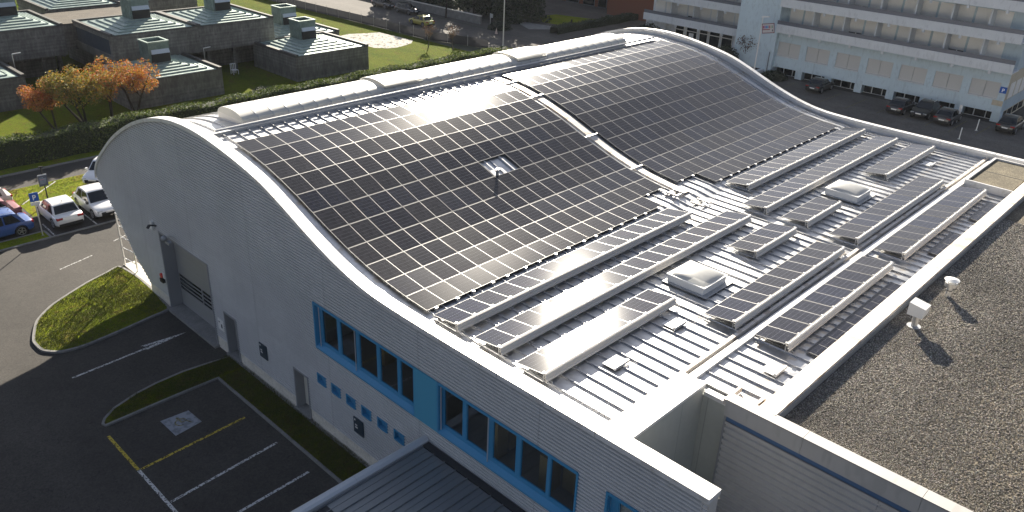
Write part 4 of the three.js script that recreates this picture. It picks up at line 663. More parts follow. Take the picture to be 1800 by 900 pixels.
// ---------------------------------------------------------------- street, fence, trees beyond
{
  const t = thing('mesh_fence', 'long dark mesh fence with thin posts along the street', 'fence'); const pts = [[-110, -52.6], [-79, -52.6], [-61, -53.4], [-50, -53.6], [-41.5, -56.2]];
  const scr = new THREE.MeshPhysicalMaterial({ color: lin(0.045, 0.045, 0.05), roughness: 0.9, transmission: 0.3, thickness: 0 });
  for (let i = 0; i + 1 < pts.length; i++) { const a = pts[i], b = pts[i + 1], L = Math.hypot(b[0] - a[0], b[1] - a[1]), n = Math.round(L / 2.6); for (let k = 0; k < n; k++) { const p = [a[0] + (b[0] - a[0]) * k / n, a[1] + (b[1] - a[1]) * k / n], q = [a[0] + (b[0] - a[0]) * (k + 1) / n, a[1] + (b[1] - a[1]) * (k + 1) / n]; new MB().bar([p[0], 0, p[1]], [p[0], 1.35, p[1]], 0.025, 5).build('post', M.steel, t); new MB().quad([p[0], 0.05, p[1]], [q[0], 0.05, q[1]], [q[0], 1.1, q[1]], [p[0], 1.1, p[1]]).quad([p[0], 0, p[1] - 0.03], [q[0], 0, q[1] - 0.03], [q[0], 0.25, q[1] - 0.03], [p[0], 0.25, p[1] - 0.03]).build('mesh_panel', scr, t); } }
}
{ const t = thing('garden_wall', 'low pale garden wall below the dark trees across the street', 'wall'); new MB().box(-95, -53.5, 0, 1.1, -66.6, -66.3).build('wall', M.kerb, t); new MB().box(-95, -53.4, 1.1, 1.18, -66.65, -66.25).build('coping', M.plinth, t); }
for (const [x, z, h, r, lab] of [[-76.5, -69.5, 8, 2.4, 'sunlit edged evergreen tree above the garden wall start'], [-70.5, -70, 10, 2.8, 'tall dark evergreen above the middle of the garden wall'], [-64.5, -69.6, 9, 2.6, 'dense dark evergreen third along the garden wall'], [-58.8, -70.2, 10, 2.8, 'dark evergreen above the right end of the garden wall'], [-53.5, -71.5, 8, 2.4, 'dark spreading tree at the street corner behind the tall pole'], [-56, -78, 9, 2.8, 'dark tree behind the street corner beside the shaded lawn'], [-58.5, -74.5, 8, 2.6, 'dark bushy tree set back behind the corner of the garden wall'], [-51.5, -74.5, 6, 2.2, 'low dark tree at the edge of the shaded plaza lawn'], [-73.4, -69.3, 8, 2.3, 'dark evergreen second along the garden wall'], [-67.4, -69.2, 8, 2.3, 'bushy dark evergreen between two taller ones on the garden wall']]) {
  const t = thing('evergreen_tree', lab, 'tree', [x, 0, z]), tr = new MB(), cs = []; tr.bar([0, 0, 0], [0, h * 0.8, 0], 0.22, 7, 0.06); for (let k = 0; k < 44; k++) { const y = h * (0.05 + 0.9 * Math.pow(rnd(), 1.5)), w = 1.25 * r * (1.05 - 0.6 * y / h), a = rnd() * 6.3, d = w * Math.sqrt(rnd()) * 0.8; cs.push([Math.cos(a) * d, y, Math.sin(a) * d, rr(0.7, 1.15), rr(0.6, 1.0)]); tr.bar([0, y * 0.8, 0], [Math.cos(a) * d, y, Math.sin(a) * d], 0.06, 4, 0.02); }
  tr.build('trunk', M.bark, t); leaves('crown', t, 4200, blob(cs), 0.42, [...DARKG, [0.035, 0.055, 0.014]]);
}
for (const [x, z, h, lab] of [[-46.4, -50.6, 2.7, 'thin bare reddish tree beside the fence, left one'], [-43.6, -52.2, 2.9, 'thin bare reddish tree beside the fence, right one']]) limbTree('bare_tree', lab, x, z, h, 0.8, 420, 0.12, [[0.12, 0.06, 0.03], [0.09, 0.06, 0.04], [0.16, 0.08, 0.03]], { bark: M.barkPale, branches: 6 });
limbTree('street_tree', 'slim dark trunked tree on the street in front of the garden wall', -59.9, -65.6, 6, 1.2, 500, 0.25, DARKG);
bushDome('bush', 'low dark clipped bush at the street corner near the tall pole', -49.5, -66.3, 1.6, 1.0, 900, DARKG, 0.2);
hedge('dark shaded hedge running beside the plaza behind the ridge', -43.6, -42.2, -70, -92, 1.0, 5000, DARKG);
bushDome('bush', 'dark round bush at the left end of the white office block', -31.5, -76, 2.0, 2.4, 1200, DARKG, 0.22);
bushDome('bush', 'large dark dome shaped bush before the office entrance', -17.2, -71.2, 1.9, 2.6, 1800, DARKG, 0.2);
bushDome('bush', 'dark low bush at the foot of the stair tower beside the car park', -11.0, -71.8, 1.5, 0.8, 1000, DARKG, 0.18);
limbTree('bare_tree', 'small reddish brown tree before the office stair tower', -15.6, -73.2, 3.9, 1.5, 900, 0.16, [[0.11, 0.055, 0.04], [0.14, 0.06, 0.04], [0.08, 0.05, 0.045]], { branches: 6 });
{ const t = thing('street_pole', 'tall thin grey pole rising behind the ridge of the hall', 'pole', [-41.2, 0, -58.5]); new MB().bar([0, 0, 0], [0, 8, 0], 0.09, 8, 0.06).build('pole', M.alu, t); new MB().bar([0, 0, 0], [0, 0.25, 0], 0.16, 8).build('base', M.steel, t); }
{ const t = thing('street_sign', 'small pale street sign on a post at the wall end', 'sign', [-51.1, 0, -66]); new MB().bar([0, 0, 0], [0, 1.9, 0], 0.04, 6).build('post', M.alu, t); new MB().box(-0.05, 0.5, 1.35, 1.9, 0.03, 0.06).build('board', std([0.4, 0.42, 0.42]), t); }
{ const t = thing('traffic_cone', 'small pale traffic cone at the street corner', 'cone', [-47.3, 0, -63.4]); const c = new THREE.ConeGeometry(0.2, 0.8, 10); c.translate(0, 0.44, 0); mesh('cone', c, std([0.6, 0.45, 0.38]), t); new MB().box(-0.27, 0.27, 0, 0.05, -0.27, 0.27).build('base', M.dark, t); }
{ // red brick building behind the plaza
  const t = thing('brick_building', 'red brick building with dark glazed entrance behind the plaza', 'building'); new MB().box(-48.2, -36.5, 0, 12, -101, -88.6).build('wall', M.brick, t); new MB().box(-82, -48.2, 0, 16, -101, -92.6).build('recessed_shading_wall', M.brick, t);  // recessed wall lengthened and raised out of view to shade the plaza
  for (const [x, w] of [[-50, 1.3], [-52.2, 1.6], [-55, 2.2], [-58.5, 2.6]]) { const f = new MB().box(x - w / 2 - 0.08, x + w / 2 + 0.08, 0, 2.7, -92.6, -92.5).build('door', M.railDark, t); new MB().box(x - w / 2, x + w / 2, 0.1, 2.6, -92.5, -92.46).build('pane', M.glassDark, f); }
  new MB().box(-48.9, -48.25, 0, 4, -92.4, -91.6).build('pillar', M.brick, t); new MB().box(-48.15, -47.5, 2.7, 3.6, -88.6, -88.5).build('white_sign', M.white, t);
}
{ const t = thing('bollard', 'small dark bollard on the shaded plaza path', 'bollard', [-45.4, 0, -76.8]); new MB().bar([0, 0, 0], [0, 0.75, 0], 0.12, 8).build('post', M.black, t); new MB().bar([0, 0.75, 0], [0, 0.85, 0], 0.15, 8, 0.06).build('cap', M.black, t); }
struct('pale_path', new MB().poly([[-53, -72.5], [-46.0, -74], [-45.6, -92], [-44.3, -92], [-44.6, -72.5], [-47, -69.5]], 0.024), M.kerb);

// ---------------------------------------------------------------- white office block
{
  const t = thing('office_block', 'white office block with balcony bands and closed shutters above the car park', 'office block');
  const ZW = -73.7, X0 = -12.15, X1 = 12.05, body = new MB();
  body.box(X0, X1, 0.95, 5, ZW - 12, ZW - 0.25).box(X0, X1, 5, 16.2, ZW - 12, ZW - 1.3); body.build('wall', std([0.5, 0.6, 0.65], { map: renderTex, roughness: 0.9 }), t);
  // ground floor: piers, recessed strip windows
  const p3 = 3.46, lower = new MB(); lower.box(X0, X1, 0.95, 2.18, ZW - 0.25, ZW).box(X0, X1, 3.82, 4.95, ZW - 0.25, ZW); for (let k = 0; k <= 7; k++) { const a = X0 + k * p3 - (k ? 0.66 : 0), b = k === 7 ? X1 : X0 + k * p3 + 0.12; lower.box(Math.max(X0, a), Math.min(X1, b), 2.18, 3.82, ZW - 0.25, ZW); } lower.build('blue_wall', M.blueRender, t);
  for (let k = 0; k < 7; k++) {
    const a = X0 + k * p3 + 0.12, b = X0 + (k + 1) * p3 - 0.66, w = new MB().box(a, b, 2.18, 2.26, ZW - 0.15, ZW + 0.08).build('window', M.paleRender, t); const s = new MB(); for (let j = 0; j < 15; j++) for (const [u, v] of [[a, (a + b) / 2 - 0.02], [(a + b) / 2 + 0.02, b]]) s.prismZ([[u, 2.27 + j * 0.103], [v, 2.27 + j * 0.103], [v, 2.365 + j * 0.103], [u, 2.365 + j * 0.103]], ZW - 0.2, ZW - 0.12 + (j % 2) * 0.006); s.build('shutter', M.shutter, w);
    const c = X0 + k * p3, f = new MB().box(c + 0.05, c + p3 - 0.75, 0.0, 0.05, ZW - 1.0, ZW - 0.9).box(c + 0.9, c + 0.98, 0.05, 0.95, ZW - 0.9, ZW - 0.82).box(c + 2.0, c + 2.08, 0.05, 0.95, ZW - 0.9, ZW - 0.82).build('low_window', M.paleRender, t); new MB().box(c + 0.05, c + p3 - 0.75, 0.05, 0.95, ZW - 0.95, ZW - 0.92).build('pane', M.glassDark, f); new MB().box(c + p3 - 0.75, c + p3 + 0.05, 0, 0.95, ZW - 1.0, ZW - 0.1).build('pier', M.blueRender, t);
  }
  new MB().box(X0, X1, 0, 0.94, ZW - 6, ZW - 1.0).build('base_wall', M.blueRender, t);
  function floorBand(xa, xb, y, zw, ph) { // balcony slab front, rail, brackets and the windows set back behind it
    new MB().box(xa, xb, y, y + 0.9, zw + 0.86, zw + 1.02).box(xa, xb, y, y + 0.14, zw - 1.32, zw + 0.86).build('balcony_band', M.paleRender, t);
    const r = new MB(); for (let k = 0; k < 3; k++) r.box(xa, xb, y + 0.98 + 0.13 * k, y + 1.04 + 0.13 * k, zw + 0.9, zw + 0.95); r.box(xa, xb, y + 0.9, y + 1.24, zw + 0.925, zw + 0.935); r.build('balcony_rail', M.railDark, t);
    for (let x = xa + 1.7; x < xb; x += p3) new MB().bar([x, y - 0.28, zw + 0.9], [x, y + 0.16, zw + 0.9], 0.15, 8).build('bracket', M.paleRender, t);
    let k = 0; for (let x = xa + 0.3; x + 2.2 < xb; x += p3 * 0.5 * (k++ % 2 ? 1.0 : 1.0)) { const wd = 1.5, open = (k + Math.round(y * 2)) % 6 === 2, b = y + 0.16; const w = new MB().box(x - 0.06, x + wd + 0.06, b + 0.35, b + 0.43, zw - 1.3, zw - 1.2).build('window', M.paleRender, t); const s = new MB(); const yb = open ? b + 0.85 : b + 0.43, n = Math.round((b + 2.35 - yb) / 0.1); for (let j = 0; j < n; j++) s.box(x, x + wd, yb + j * 0.1, yb + j * 0.1 + 0.094, zw - 1.3, zw - 1.25 + (j % 2) * 0.006); s.build('shutter', M.shutterPale, w); if (open) { new MB().box(x, x + wd, b + 0.43, yb, zw - 1.3, zw - 1.285).build('pane', M.glassDark, w); new MB().box(x + wd * 0.55, x + wd * 0.55 + 0.08, b + 0.43, yb, zw - 1.285, zw - 1.24).build('mullion', M.white, w); } if (k % 2) new MB().box(x + wd + 0.15, x + wd + 0.3, y + 0.14, y + 2.7, zw - 1.3, zw + 0.3).build('party_fin', M.paleRender, t); }
  }
  floorBand(X0, X1 + 0.2, 4.95, ZW, 0); floorBand(X0, X1 + 0.2, 7.75, ZW, 1); floorBand(X0, X1 + 0.2, 10.6, ZW, 2); new MB().box(X0, X1 + 0.2, 13.4, 14.4, ZW - 1.3, ZW + 1).build('balcony_band', M.paleRender, t);
  // end wall
  new MB().box(X1, X1 + 0.05, 2.2, 4.9, ZW - 12, ZW - 0.02).build('cream_end_wall', M.creamRender, t); for (let k = 0; k < 4; k++) { const w = new MB().box(X1 + 0.05, X1 + 0.1, 2.3, 3.8, ZW - 2.2 - k * 2, ZW - 0.7 - k * 2).build('end_window', M.shutterPale, t); new MB().box(X1 + 0.0, X1 + 0.06, 0.2, 0.9, ZW - 2.2 - k * 2, ZW - 0.7 - k * 2).build('low_pane', M.glassDark, w); } new MB().box(X1 - 0.3, X1 + 0.02, 0, 0.95, ZW - 12, ZW - 0.6).build('end_base', M.creamRender, t);
  // stair tower and the left wing half a storey lower
  new MB().box(-17.2, X0, 0, 16.2, -80, -73.1).build('stair_tower', M.blueRender, t); new MB().bar([-12.6, 0.3, -73.05], [-12.6, 2.6, -73.05], 0.05, 6).build('drain_pipe', M.railDark, t);
  const ZL = -78.9; new MB().box(-34, -17.2, 3.2, 16, -90, ZL - 1.3).box(-34, -30.8, 0, 3.2, -90, ZL + 0.1).box(-20.6, -17.2, 0, 3.2, -90, ZL + 0.1).box(-30.8, -20.6, 0, 3.2, -90, ZL - 0.6).build('left_wing_wall', M.paleRender, t);
  floorBand(-33.9, -17.25, 2.55, ZL, 0); floorBand(-33.9, -17.25, 5.3, ZL, 1); floorBand(-33.9, -17.25, 8.05, ZL, 2);
  for (const [a, b] of [[-29.6, -28.2], [-27.9, -26.2], [-25.9, -24.6], [-24.4, -22.8], [-22.6, -21.0]]) { const d = new MB().box(a, b, 0, 0.08, ZL - 0.6, ZL - 0.45).box(a, a + 0.08, 0.08, 2.35, ZL - 0.6, ZL - 0.45).box(b - 0.08, b, 0.08, 2.35, ZL - 0.6, ZL - 0.45).box(a + 0.08, b - 0.08, 1.75, 1.85, ZL - 0.6, ZL - 0.45).build('entrance_door', M.shutterPale, t); new MB().box(a + 0.08, b - 0.08, 0.08, 1.75, ZL - 0.56, ZL - 0.53).build('pane', M.glassDark, d); new MB().box(a + 0.08, b - 0.08, 1.85, 2.35, ZL - 0.56, ZL - 0.53).build('transom', M.glassDark, d); }
  new MB().box(-27.4, -26.7, 0.9, 1.6, ZL - 0.45, ZL - 0.43).build('door_poster', M.white, t);
}
{ const t = thing('planter_wall', 'low white planter wall before the office entrance', 'wall'); new MB().box(-19, -13.0, 0, 0.55, -71.9, -71.6).box(-13.3, -13.0, 0, 0.55, -73.1, -71.9).build('wall', M.paleRender, t); new MB().box(-19, -13.3, 0.3, 0.5, -73.1, -71.9).build('soil', std([0.04, 0.02, 0.018], { roughness: 1 }), t); }
const parkTex = canvasTex(128, 128, (x) => { x.fillStyle = '#1559b5'; x.fillRect(0, 0, 128, 128); x.fillStyle = '#f4f6fa'; x.font = 'bold 104px sans-serif'; x.textAlign = 'center'; x.textBaseline = 'middle'; x.fillText('P', 64, 68); });
const parkMat = std([1, 1, 1], { map: parkTex, roughness: 0.5 }), blueSide = std([0.02, 0.1, 0.42], { roughness: 0.5 });
{ const t = thing('wall_sign', 'small blue parking sign on the right end of the office block', 'sign', [11.75, 3.2, -73.66]); plate('board', 0.6, 0.6, 0.04, parkMat, blueSide, t, [0, 0, 0]); }
{ const t = thing('wall_plate', 'small cream plate below the parking sign on the office block', 'plate', [11.6, 1.9, -73.66]); new MB().box(-0.5, 0.45, -0.25, 0.25, 0, 0.05).build('board', M.creamRender, t); }
{ const t = thing('street_lamp', 'tall white street lamp rising behind the far roof edge', 'street lamp', [-12.3, 0, -69.4]); new MB().bar([0, 0, 0], [0, 6.9, 0], 0.1, 8, 0.06).build('pole', M.white, t); new MB().prismZ([[-0.1, 6.85], [0.75, 7.0], [0.75, 7.12], [-0.1, 7.02]], -0.14, 0.14).build('lamp_head', M.white, t); }
{ // banner board hanging beside the lamp
  const bt = canvasTex(256, 160, (x) => { x.fillStyle = '#7d3040'; x.fillRect(0, 0, 256, 160); x.fillStyle = '#d9d4d4'; x.fillRect(12, 12, 232, 136); const c = ['#b23a5a', '#8a5fae', '#3f7fd0', '#3aa0c8', '#c65a70', '#b9b2a0', '#7fa08c']; for (let k = 0; k < 7; k++) { x.fillStyle = c[k]; x.fillRect(22 + k * 30, 34, 22, 46); } x.fillStyle = '#9a2f48'; x.fillRect(16, 92, 150, 12); x.fillStyle = '#6a6a72'; x.fillRect(206, 100, 22, 34); });
  const t = thing('banner_sign', 'colourful framed banner board beside the white street lamp', 'sign', [-11.45, 5.85, -69.35]); const b = plate('board', 1.45, 1.05, 0.06, std([0.8, 0.8, 0.8], { map: bt, roughness: 0.6 }), M.railDark, t, [0, 0, 0]); b.rotation.z = 0.2; new MB().bar([-0.8, 0.3, -0.05], [0.6, 0.6, -0.05], 0.03, 5).build('arm', M.alu, t);
}
{ const t = thing('blue_sign', 'blue projecting box sign on the balcony over the office entrance', 'sign', [-17.75, 3.35, -77.6]); new MB().prismZ([[-0.45, -0.55], [0.4, -0.45], [0.42, 0.5], [-0.43, 0.42]], -0.12, 0.12).build('box', std([0.02, 0.12, 0.5], { roughness: 0.4 }), t); new MB().box(-0.3, 0.28, 0.2, 0.3, 0.12, 0.125).build('stripe', M.white, t); }
for (const [x, z, lab] of [[11.3, -64.9, 'thin white marker post on the car park, nearer one'], [11.5, -69.2, 'thin white marker post on the car park, farther one']]) { const t = thing('marker_post', lab, 'post', [x, 0, z]); new MB().bar([0, 0, 0], [0, 1.1, 0], 0.05, 8).build('post', M.white, t); new MB().bar([0, 0, 0], [0, 0.04, 0], 0.14, 8).build('base', M.steel, t); }
{ const t = thing('marker_board', 'tall narrow white board on a post between the dark parked cars', 'sign', [9.3, 0, -70.5]); new MB().bar([0, 0, 0], [0, 1.6, 0], 0.03, 6).build('post', M.alu, t); new MB().box(-0.12, 0.12, 0.9, 1.75, -0.02, 0.02).build('board', M.white, t); }

// ---------------------------------------------------------------- signs by the driveway
{
  const t = thing('parking_sign', 'blue square parking sign on a grey post beside the white hatchback', 'sign', [-20.45, 0, 2.72]); new MB().bar([0, 0, 0], [0, 2.85, 0], 0.035, 8).build('post', M.alu, t);
  plate('board', 0.5, 0.55, 0.03, parkMat, blueSide, t, [0.04, 2.58, 0], Math.PI / 2); new MB().box(0.03, 0.06, 2.08, 2.27, -0.25, 0.25).build('lower_plate', M.white, t); new MB().bar([0, 0, 0], [0, 0.05, 0], 0.12, 8).build('base', M.steel, t);
  const u = thing('notice_sign', 'dark blue notice board on a dark post behind the white hatchback', 'sign', [-25.6, 0, 0.6]); new MB().bar([0, 0, 0], [0, 2.5, 0], 0.045, 8).build('post', M.black, u);
  const nt = canvasTex(128, 160, (x) => { x.fillStyle = '#33405a'; x.fillRect(0, 0, 128, 160); x.fillStyle = '#c9d2e0'; x.fillRect(0, 0, 128, 12); x.fillStyle = '#8fa0bd'; for (let k = 0; k < 6; k++) x.fillRect(14, 40 + k * 16, 60 + (k * 37 % 40), 6); x.fillStyle = '#a05060'; x.fillRect(20, 66, 60, 6); });
  plate('board', 0.55, 0.8, 0.05, std([0.7, 0.7, 0.7], { map: nt, roughness: 0.5 }), M.greyPaint, u, [0.05, 1.62, 0.05], Math.PI / 2); new MB().bar([0, 2.5, -0.15], [0, 2.52, 0.15], 0.05, 6).build('top_bar', M.black, u);
}

// ---------------------------------------------------------------- cars
const ev = new Evaluator();
const paint = (c, r = 0.3) => new THREE.MeshPhysicalMaterial({ color: lin(...c), roughness: r + 0.15, metalness: 0.15, clearcoat: 1, clearcoatRoughness: 0.06 });
const tyreM = std([0.012, 0.012, 0.012], { roughness: 0.85 }), rimM = std([0.4, 0.4, 0.41], { roughness: 0.35, metalness: 0.8 }), redM = std([0.35, 0.012, 0.015], { roughness: 0.2 }), lampM = std([0.6, 0.62, 0.63], { roughness: 0.1, metalness: 0.3 }), carGlass = std([0.01, 0.012, 0.014], { roughness: 0.05 });
// side outlines in metres along x (front = +x); each section is lofted across the width with rounded shoulders
function carShell(P, sections, y0, cap) {
  const m = new MB(); // sections: [x, halfWidth, bottom, top]
  const ring = ([x, w, b, t]) => { const s = t - b; return [[x, b, w * 0.9], [x, b + s * 0.12, w * 0.985], [x, b + s * 0.5, w], [x, b + s * 0.8, w * 0.985], [x, t - s * 0.06, w * 0.94], [x, t, w * 0.84], [x, t + 0.012, w * 0.4], [x, t + 0.015, 0]]; };
  const full = (s) => { const r = ring(s); return [...r, ...r.slice(0, -1).reverse().map(([x, y, z]) => [x, y, -z])]; };
  const R = sections.map(full), n = R[0].length;
  for (let i = 0; i + 1 < R.length; i++) for (let k = 0; k < n; k++) { const l = (k + 1) % n; m.quad(R[i][k], R[i][l], R[i + 1][l], R[i + 1][k]); }
  for (const [r, f] of [[R[0], 0], [R[R.length - 1], 1]]) for (let k = 1; k + 1 < n; k++) f ? m.tri(r[0], r[k], r[k + 1], [0, 0], [1, 0], [1, 1]) : m.tri(r[0], r[k + 1], r[k], [0, 0], [1, 0], [1, 1]);
  return m;
}
function carProto(o) { // returns geometries; o: length, width, height, suv, estate
  const L = o.L / 2, w = o.W / 2, g = 0.22 + (o.suv ? 0.06 : 0), belt = o.H * 0.6, hood = o.H * 0.58;
  let body = carShell(0, [[-L, w * 0.8, g + 0.14, belt * 0.82], [-L + 0.06, w * 0.9, g + 0.06, belt * 0.93], [-L + 0.28, w * 0.98, g, belt], [-L * 0.5, w, g - 0.02, belt], [0, w, g - 0.02, belt], [L * 0.36, w, g - 0.02, belt * 0.985], [L * 0.5, w * 0.995, g - 0.02, hood * 0.99], [L * 0.78, w * 0.96, g, hood * 0.92], [L - 0.14, w * 0.9, g + 0.04, hood * 0.83], [L - 0.02, w * 0.8, g + 0.1, hood * 0.7], [L, w * 0.72, g + 0.16, hood * 0.62]]).geo();
  const wr = o.wr || 0.33, xa = -L + 0.78, xf = L - 0.82; let br = new Brush(body); br.updateMatrixWorld();
  for (const x of [xa, xf]) for (const s of [-1, 1]) { const c = new THREE.CylinderGeometry(wr + 0.055, wr + 0.055, 0.5, 22); c.rotateX(Math.PI / 2); c.translate(x, wr, s * (w - 0.03)); const b = new Brush(c); b.updateMatrixWorld(); br = ev.evaluate(br, b, SUBTRACTION); br.updateMatrixWorld(); }
  body = toCreasedNormals(br.geometry, 0.6);
  // cabin
  const rb = o.estate ? -L + 0.32 : -L + 0.42, rt = o.estate ? -L + 0.5 : -L + 0.85, ft = L * 0.05 + 0.1, fb = L * 0.44, H = o.H, bw = w * 0.9, tw = w * 0.71, e = belt - 0.03;
  const roofPts = [[rb, e], [rt, H - 0.09], [rt + 0.22, H - 0.025], [(rt + ft) / 2, H], [ft - 0.2, H - 0.02], [ft, H - 0.075], [fb, e]];
  const wide = (y) => bw + (tw - bw) * Math.pow((y - e) / (H - e), 1.25);
  const cab = new MB(); for (let i = 0; i + 1 < roofPts.length; i++) { const [xa2, ya] = roofPts[i], [xb2, yb] = roofPts[i + 1]; const S = 6; for (let k = 0; k < S; k++) { const f = (x, y, q) => { const u = q / S * 2 - 1; return [x, y - 0.02 * u * u, u * wide(y)]; }; cab.quad(f(xa2, ya, k), f(xa2, ya, k + 1), f(xb2, yb, k + 1), f(xb2, yb, k)); } }
  for (const s of [-1, 1]) { const c = (x, y) => [x, y - 0.02, s * wide(y)], mid = [(rb + fb) / 2, e]; for (let i = 0; i + 1 < roofPts.length; i++) { const a = c(...roofPts[i]), b = c(...roofPts[i + 1]), m0 = [mid[0], e - 0.02, s * bw]; s > 0 ? cab.tri(a, m0, b, [0, 0], [1, 0], [1, 1]) : cab.tri(a, b, m0, [0, 0], [1, 0], [1, 1]); } }
  const cabin = cab.geo(0.5);
  const lerp = (a, b, t) => [a[0] + (b[0] - a[0]) * t, a[1] + (b[1] - a[1]) * t];
  const screen = (a, b, t0, t1, out) => { const p = lerp(a, b, t0), q = lerp(a, b, t1), m = new MB(), S = 6, nx = out * 0.012; for (let k = 0; k < S; k++) { const f = (P, k2) => { const u = (k2 / S * 2 - 1) * 0.9; return [P[0] + nx, P[1] - 0.02 * u * u + 0.008, u * wide(P[1])]; }; out > 0 ? m.quad(f(p, k + 1), f(p, k), f(q, k), f(q, k + 1)) : m.quad(f(p, k), f(p, k + 1), f(q, k + 1), f(q, k)); } return m.geo(); };
  const front = screen([fb, e], [ft, H - 0.075], 0.08, 0.94, 1), rear = screen([rb, e], [rt, H - 0.09], 0.16, 0.9, -1);
  const sideGlass = (s, xa3, xb3, ta, tb) => { const y0 = e + 0.05, y1 = H - 0.12, z = (y) => s * (wide(y) + 0.008), m = new MB(); const A = [xa3, y0 - 0.01, z(y0)], B = [xb3, y0 - 0.01, z(y0)], C = [tb, y1, z(y1)], D = [ta, y1, z(y1)]; s > 0 ? m.quad(A, B, C, D) : m.quad(B, A, D, C); return m.geo(); };
  const pil = (rb + fb) / 2 - 0.08, sides = []; for (const s of [-1, 1]) sides.push(sideGlass(s, rb + 0.26, pil - 0.04, rt + 0.22, pil - 0.04), sideGlass(s, pil + 0.05, fb - 0.14, pil + 0.05, ft + 0.03));
  return { o, L, w, g, belt, hood, wr, xa, xf, body, cabin, front, rear, sides, H };
}
const wheelG = (r) => { const ty = new THREE.CylinderGeometry(r, r, 0.2, 22); ty.rotateX(Math.PI / 2); const rim = new MB(); const c = new THREE.CylinderGeometry(r * 0.68, r * 0.68, 0.012, 18); c.rotateX(Math.PI / 2); c.translate(0, 0, 0.092); for (let k = 0; k < 5; k++) { const a = k * 1.2566, b = new THREE.BoxGeometry(r * 0.62, r * 0.17, 0.02); b.translate(r * 0.34, 0, 0.107); b.rotateZ(a); rim.add(b); } const hub = new THREE.TorusGeometry(r * 0.66, r * 0.06, 6, 20); hub.translate(0, 0, 0.1); rim.add(hub); return [ty, rim.geo(), c]; };
const protos = { suv: carProto({ L: 4.05, W: 1.74, H: 1.55, suv: 1, wr: 0.34 }), hatch: carProto({ L: 3.95, W: 1.7, H: 1.42, wr: 0.32 }), estate: carProto({ L: 4.2, W: 1.7, H: 1.45, estate: 1, wr: 0.33 }) }, wheels = Object.fromEntries(Object.entries(protos).map(([k, p]) => [k, wheelG(p.wr)]));
function car(kind, label, category, x, z, turn, color, o = {}) {
  const p = protos[kind], t = thing('parked_car', label, category, [x, 0.012, z], turn), pm = paint(color, o.rough), [ty, rim, disc] = wheels[kind];
  mesh('body', p.body, pm, t); mesh('cabin', p.cabin, pm, t); mesh('windscreen', p.front, carGlass, t); mesh('rear_window', p.rear, carGlass, t); for (const s of p.sides) mesh('side_window', s, carGlass, t);
  for (const x2 of [p.xa, p.xf]) for (const s of [-1, 1]) { const wh = mesh('wheel', ty, tyreM, t, [x2, p.wr, s * (p.w - 0.12)]); if (s < 0) wh.rotation.y = Math.PI; mesh('rim', rim, rimM, wh); mesh('disc', disc, M.dark, wh); }
  const B = (n, mt, ...a) => new MB().box(...a).build(n, mt, t);
  const L = p.L, w = p.w;
  for (const s of [-1, 1]) { const f = (a, b) => s > 0 ? [a, b] : [-b, -a]; B('tail_light', redM, -L + 0.0, -L + 0.16, p.belt * 0.78, p.belt * 0.92, ...f(w * 0.5, w * 0.9)); B('headlight', lampM, L - 0.26, L - 0.05, p.hood * 0.66, p.hood * 0.79, ...f(w * 0.5, w * 0.86)); new MB().box(L * 0.34, L * 0.34 + 0.2, p.belt, p.belt + 0.15, ...f(w * 0.95, w * 1.09)).build('mirror', o.mirror || pm, t); }
  B('rear_bumper', M.black, -L - 0.01, -L + 0.2, p.g + 0.02, p.g + 0.2, -w * 0.8, w * 0.8); B('front_grille', M.black, L - 0.16, L + 0.012, p.g + 0.1, p.g + 0.34, -w * 0.62, w * 0.62);
  for (const xx of [[-L - 0.025, -L + 0.02], [L, L + 0.03]]) B('number_plate', M.white, ...xx, p.g + 0.28, p.g + 0.39, -0.26, 0.26);
  if (o.rails) for (const s of [-1, 1]) new MB().bar([-L + 0.95, p.H + 0.02, s * w * 0.66], [L * 0.05 - 0.1, p.H + 0.02, s * w * 0.66], 0.02, 5).build('roof_rail', M.alu, t);
  new MB().bar([-L + 1.05, p.H - 0.01, 0], [-L + 0.98, p.H + 0.08, 0], 0.025, 4, 0.005).build('aerial', M.black, t);
  return t;
}
car('suv', 'white hatchback seen from behind beside the blue parking sign', 'car', -22.35, 1.02, Math.PI, [0.78, 0.78, 0.77]);
car('suv', 'white compact SUV facing the driveway next to the hall corner', 'car', -22.2, -1.32, 0, [0.78, 0.78, 0.78], { mirror: M.dark });
car('hatch', 'white car half hidden behind the curved end of the hall', 'car', -27.7, -4.0, -0.8, [0.75, 0.76, 0.78]);
car('suv', 'bright blue SUV parked at the left edge by the grass verge', 'car', -22.0, 4.85, -Math.PI / 2, [0.016, 0.075, 0.28], { rails: 1 });
car('suv', 'dull red car behind the bright blue SUV', 'car', -24.5, 4.7, -Math.PI / 2, [0.26, 0.075, 0.08]);
car('estate', 'pale grey estate car farthest back in the left parking rows', 'car', -27.1, 4.5, -Math.PI / 2, [0.5, 0.49, 0.47]);
const DK = [0.012, 0.013, 0.016];
car('hatch', 'dark car standing alone at the left side of the office car park', 'car', -5.2, -71.2, Math.PI / 2, DK);
car('hatch', 'dark car, left of the three close together before the office block', 'car', 4.0, -70.0, -Math.PI / 2 + Math.PI, [0.014, 0.013, 0.02]);
car('suv', 'black SUV facing out, middle of the three before the office block', 'car', 6.3, -70.2, -Math.PI / 2, [0.01, 0.01, 0.011], { rails: 1 });
car('hatch', 'dark grey car, right of the three before the office block', 'car', 8.55, -70.0, Math.PI / 2, [0.03, 0.032, 0.036]);
car('suv', 'black car near the right corner of the office block', 'car', 13.6, -72.0, Math.PI / 2, [0.01, 0.011, 0.012]);
car('estate', 'dark car parked at the far end of the street below the trees', 'car', -71.6, -63.4, 0, [0.02, 0.012, 0.014]);
car('estate', 'dark blue car parked second on the street by the garden wall', 'car', -65.9, -63.3, 0, [0.012, 0.016, 0.024]);
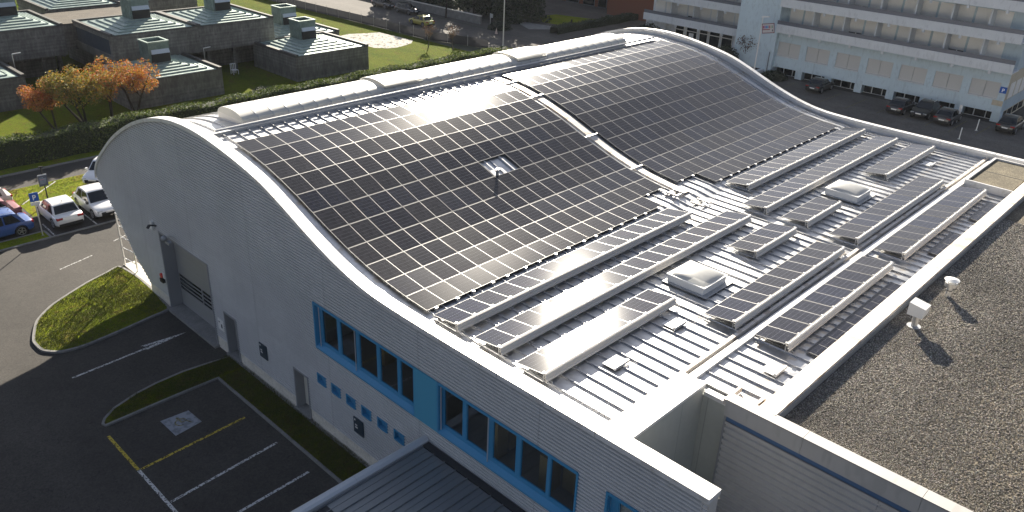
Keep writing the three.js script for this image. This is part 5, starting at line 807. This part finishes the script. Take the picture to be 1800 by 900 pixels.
car('hatch', 'yellow car with a pale roof driving on the street', 'car', -57.8, -59.2, Math.PI, [0.42, 0.36, 0.05]);

// ---------------------------------------------------------------- small stuff on the ground
{
  const tuft = (() => { const m = new MB(); for (let k = 0; k < 4; k++) { const a = k * 1.7, c = Math.cos(a), s = Math.sin(a); m.tri([c * 0.02, 0, s * 0.02], [c * 0.02 + s * 0.012, 0, s * 0.02 - c * 0.012], [c * 0.055, rr(0.06, 0.1), s * 0.055], [0, 0], [1, 0], [0.5, 1]); } return m.geo(); })();
  const inside = (p, poly) => { let r = false; for (let i = 0, j = poly.length - 1; i < poly.length; j = i++) { const a = poly[i], b = poly[j]; if ((a[1] > p[1]) !== (b[1] > p[1]) && p[0] < (b[0] - a[0]) * (p[1] - a[1]) / (b[1] - a[1]) + a[0]) r = !r; } return r; };
  const N = 26000, im = new THREE.InstancedMesh(tuft, std([1, 1, 1], { roughness: 1, side: THREE.DoubleSide }), N), o = new THREE.Object3D(), c = new THREE.Color(); let i = 0;
  while (i < N) { const q = rnd(); let x, z, y = 0.08; if (q < 0.62) { x = rr(-13.6, -6.2); z = rr(0.7, 7.5); if (!inside([x, z], islandIn)) continue; } else if (q < 0.8) { x = rr(0.5, 12.8); z = rr(1.1, 2.3); y = 0.07; } else if (q < 0.9) { x = rr(-0.9, 0.3); z = rr(1.2, 7.0); y = 0.07; if (x < -0.5 && z > 6) continue; } else { x = rr(-29.3, -26.2); z = rr(-10, 3); y = 0; }
    const d = fbm(cl((x + 60) / 60) , cl((z + 60) / 90), 40, 2, 131); o.position.set(x, y, z); const s = rr(0.5, 1.3) * (0.6 + d); o.scale.set(s * 1.4, s * 0.75, s * 1.4); o.rotation.y = rnd() * 6.3; o.updateMatrix(); im.setMatrixAt(i, o.matrix); const shadeTint = q >= 0.62 && q < 0.9 ? 0.6 : 1.2, k = rnd() < 0.25 ? [0.17, 0.145, 0.05] : mix([0.05, 0.08, 0.01], [0.15, 0.165, 0.02], rnd()); c.setRGB(k[0] * shadeTint, k[1] * shadeTint, k[2] * shadeTint); im.setColorAt(i, c); i++; }  // tufts tinted darker on the shaded verge, lighter on sunlit grass
  im.name = 'grass_tufts'; im.userData.kind = 'stuff'; im.userData.label = 'short uneven grass on the kerbed islands and verges'; im.castShadow = im.receiveShadow = true; scene.add(im);
}
renderer.render(scene, camera);
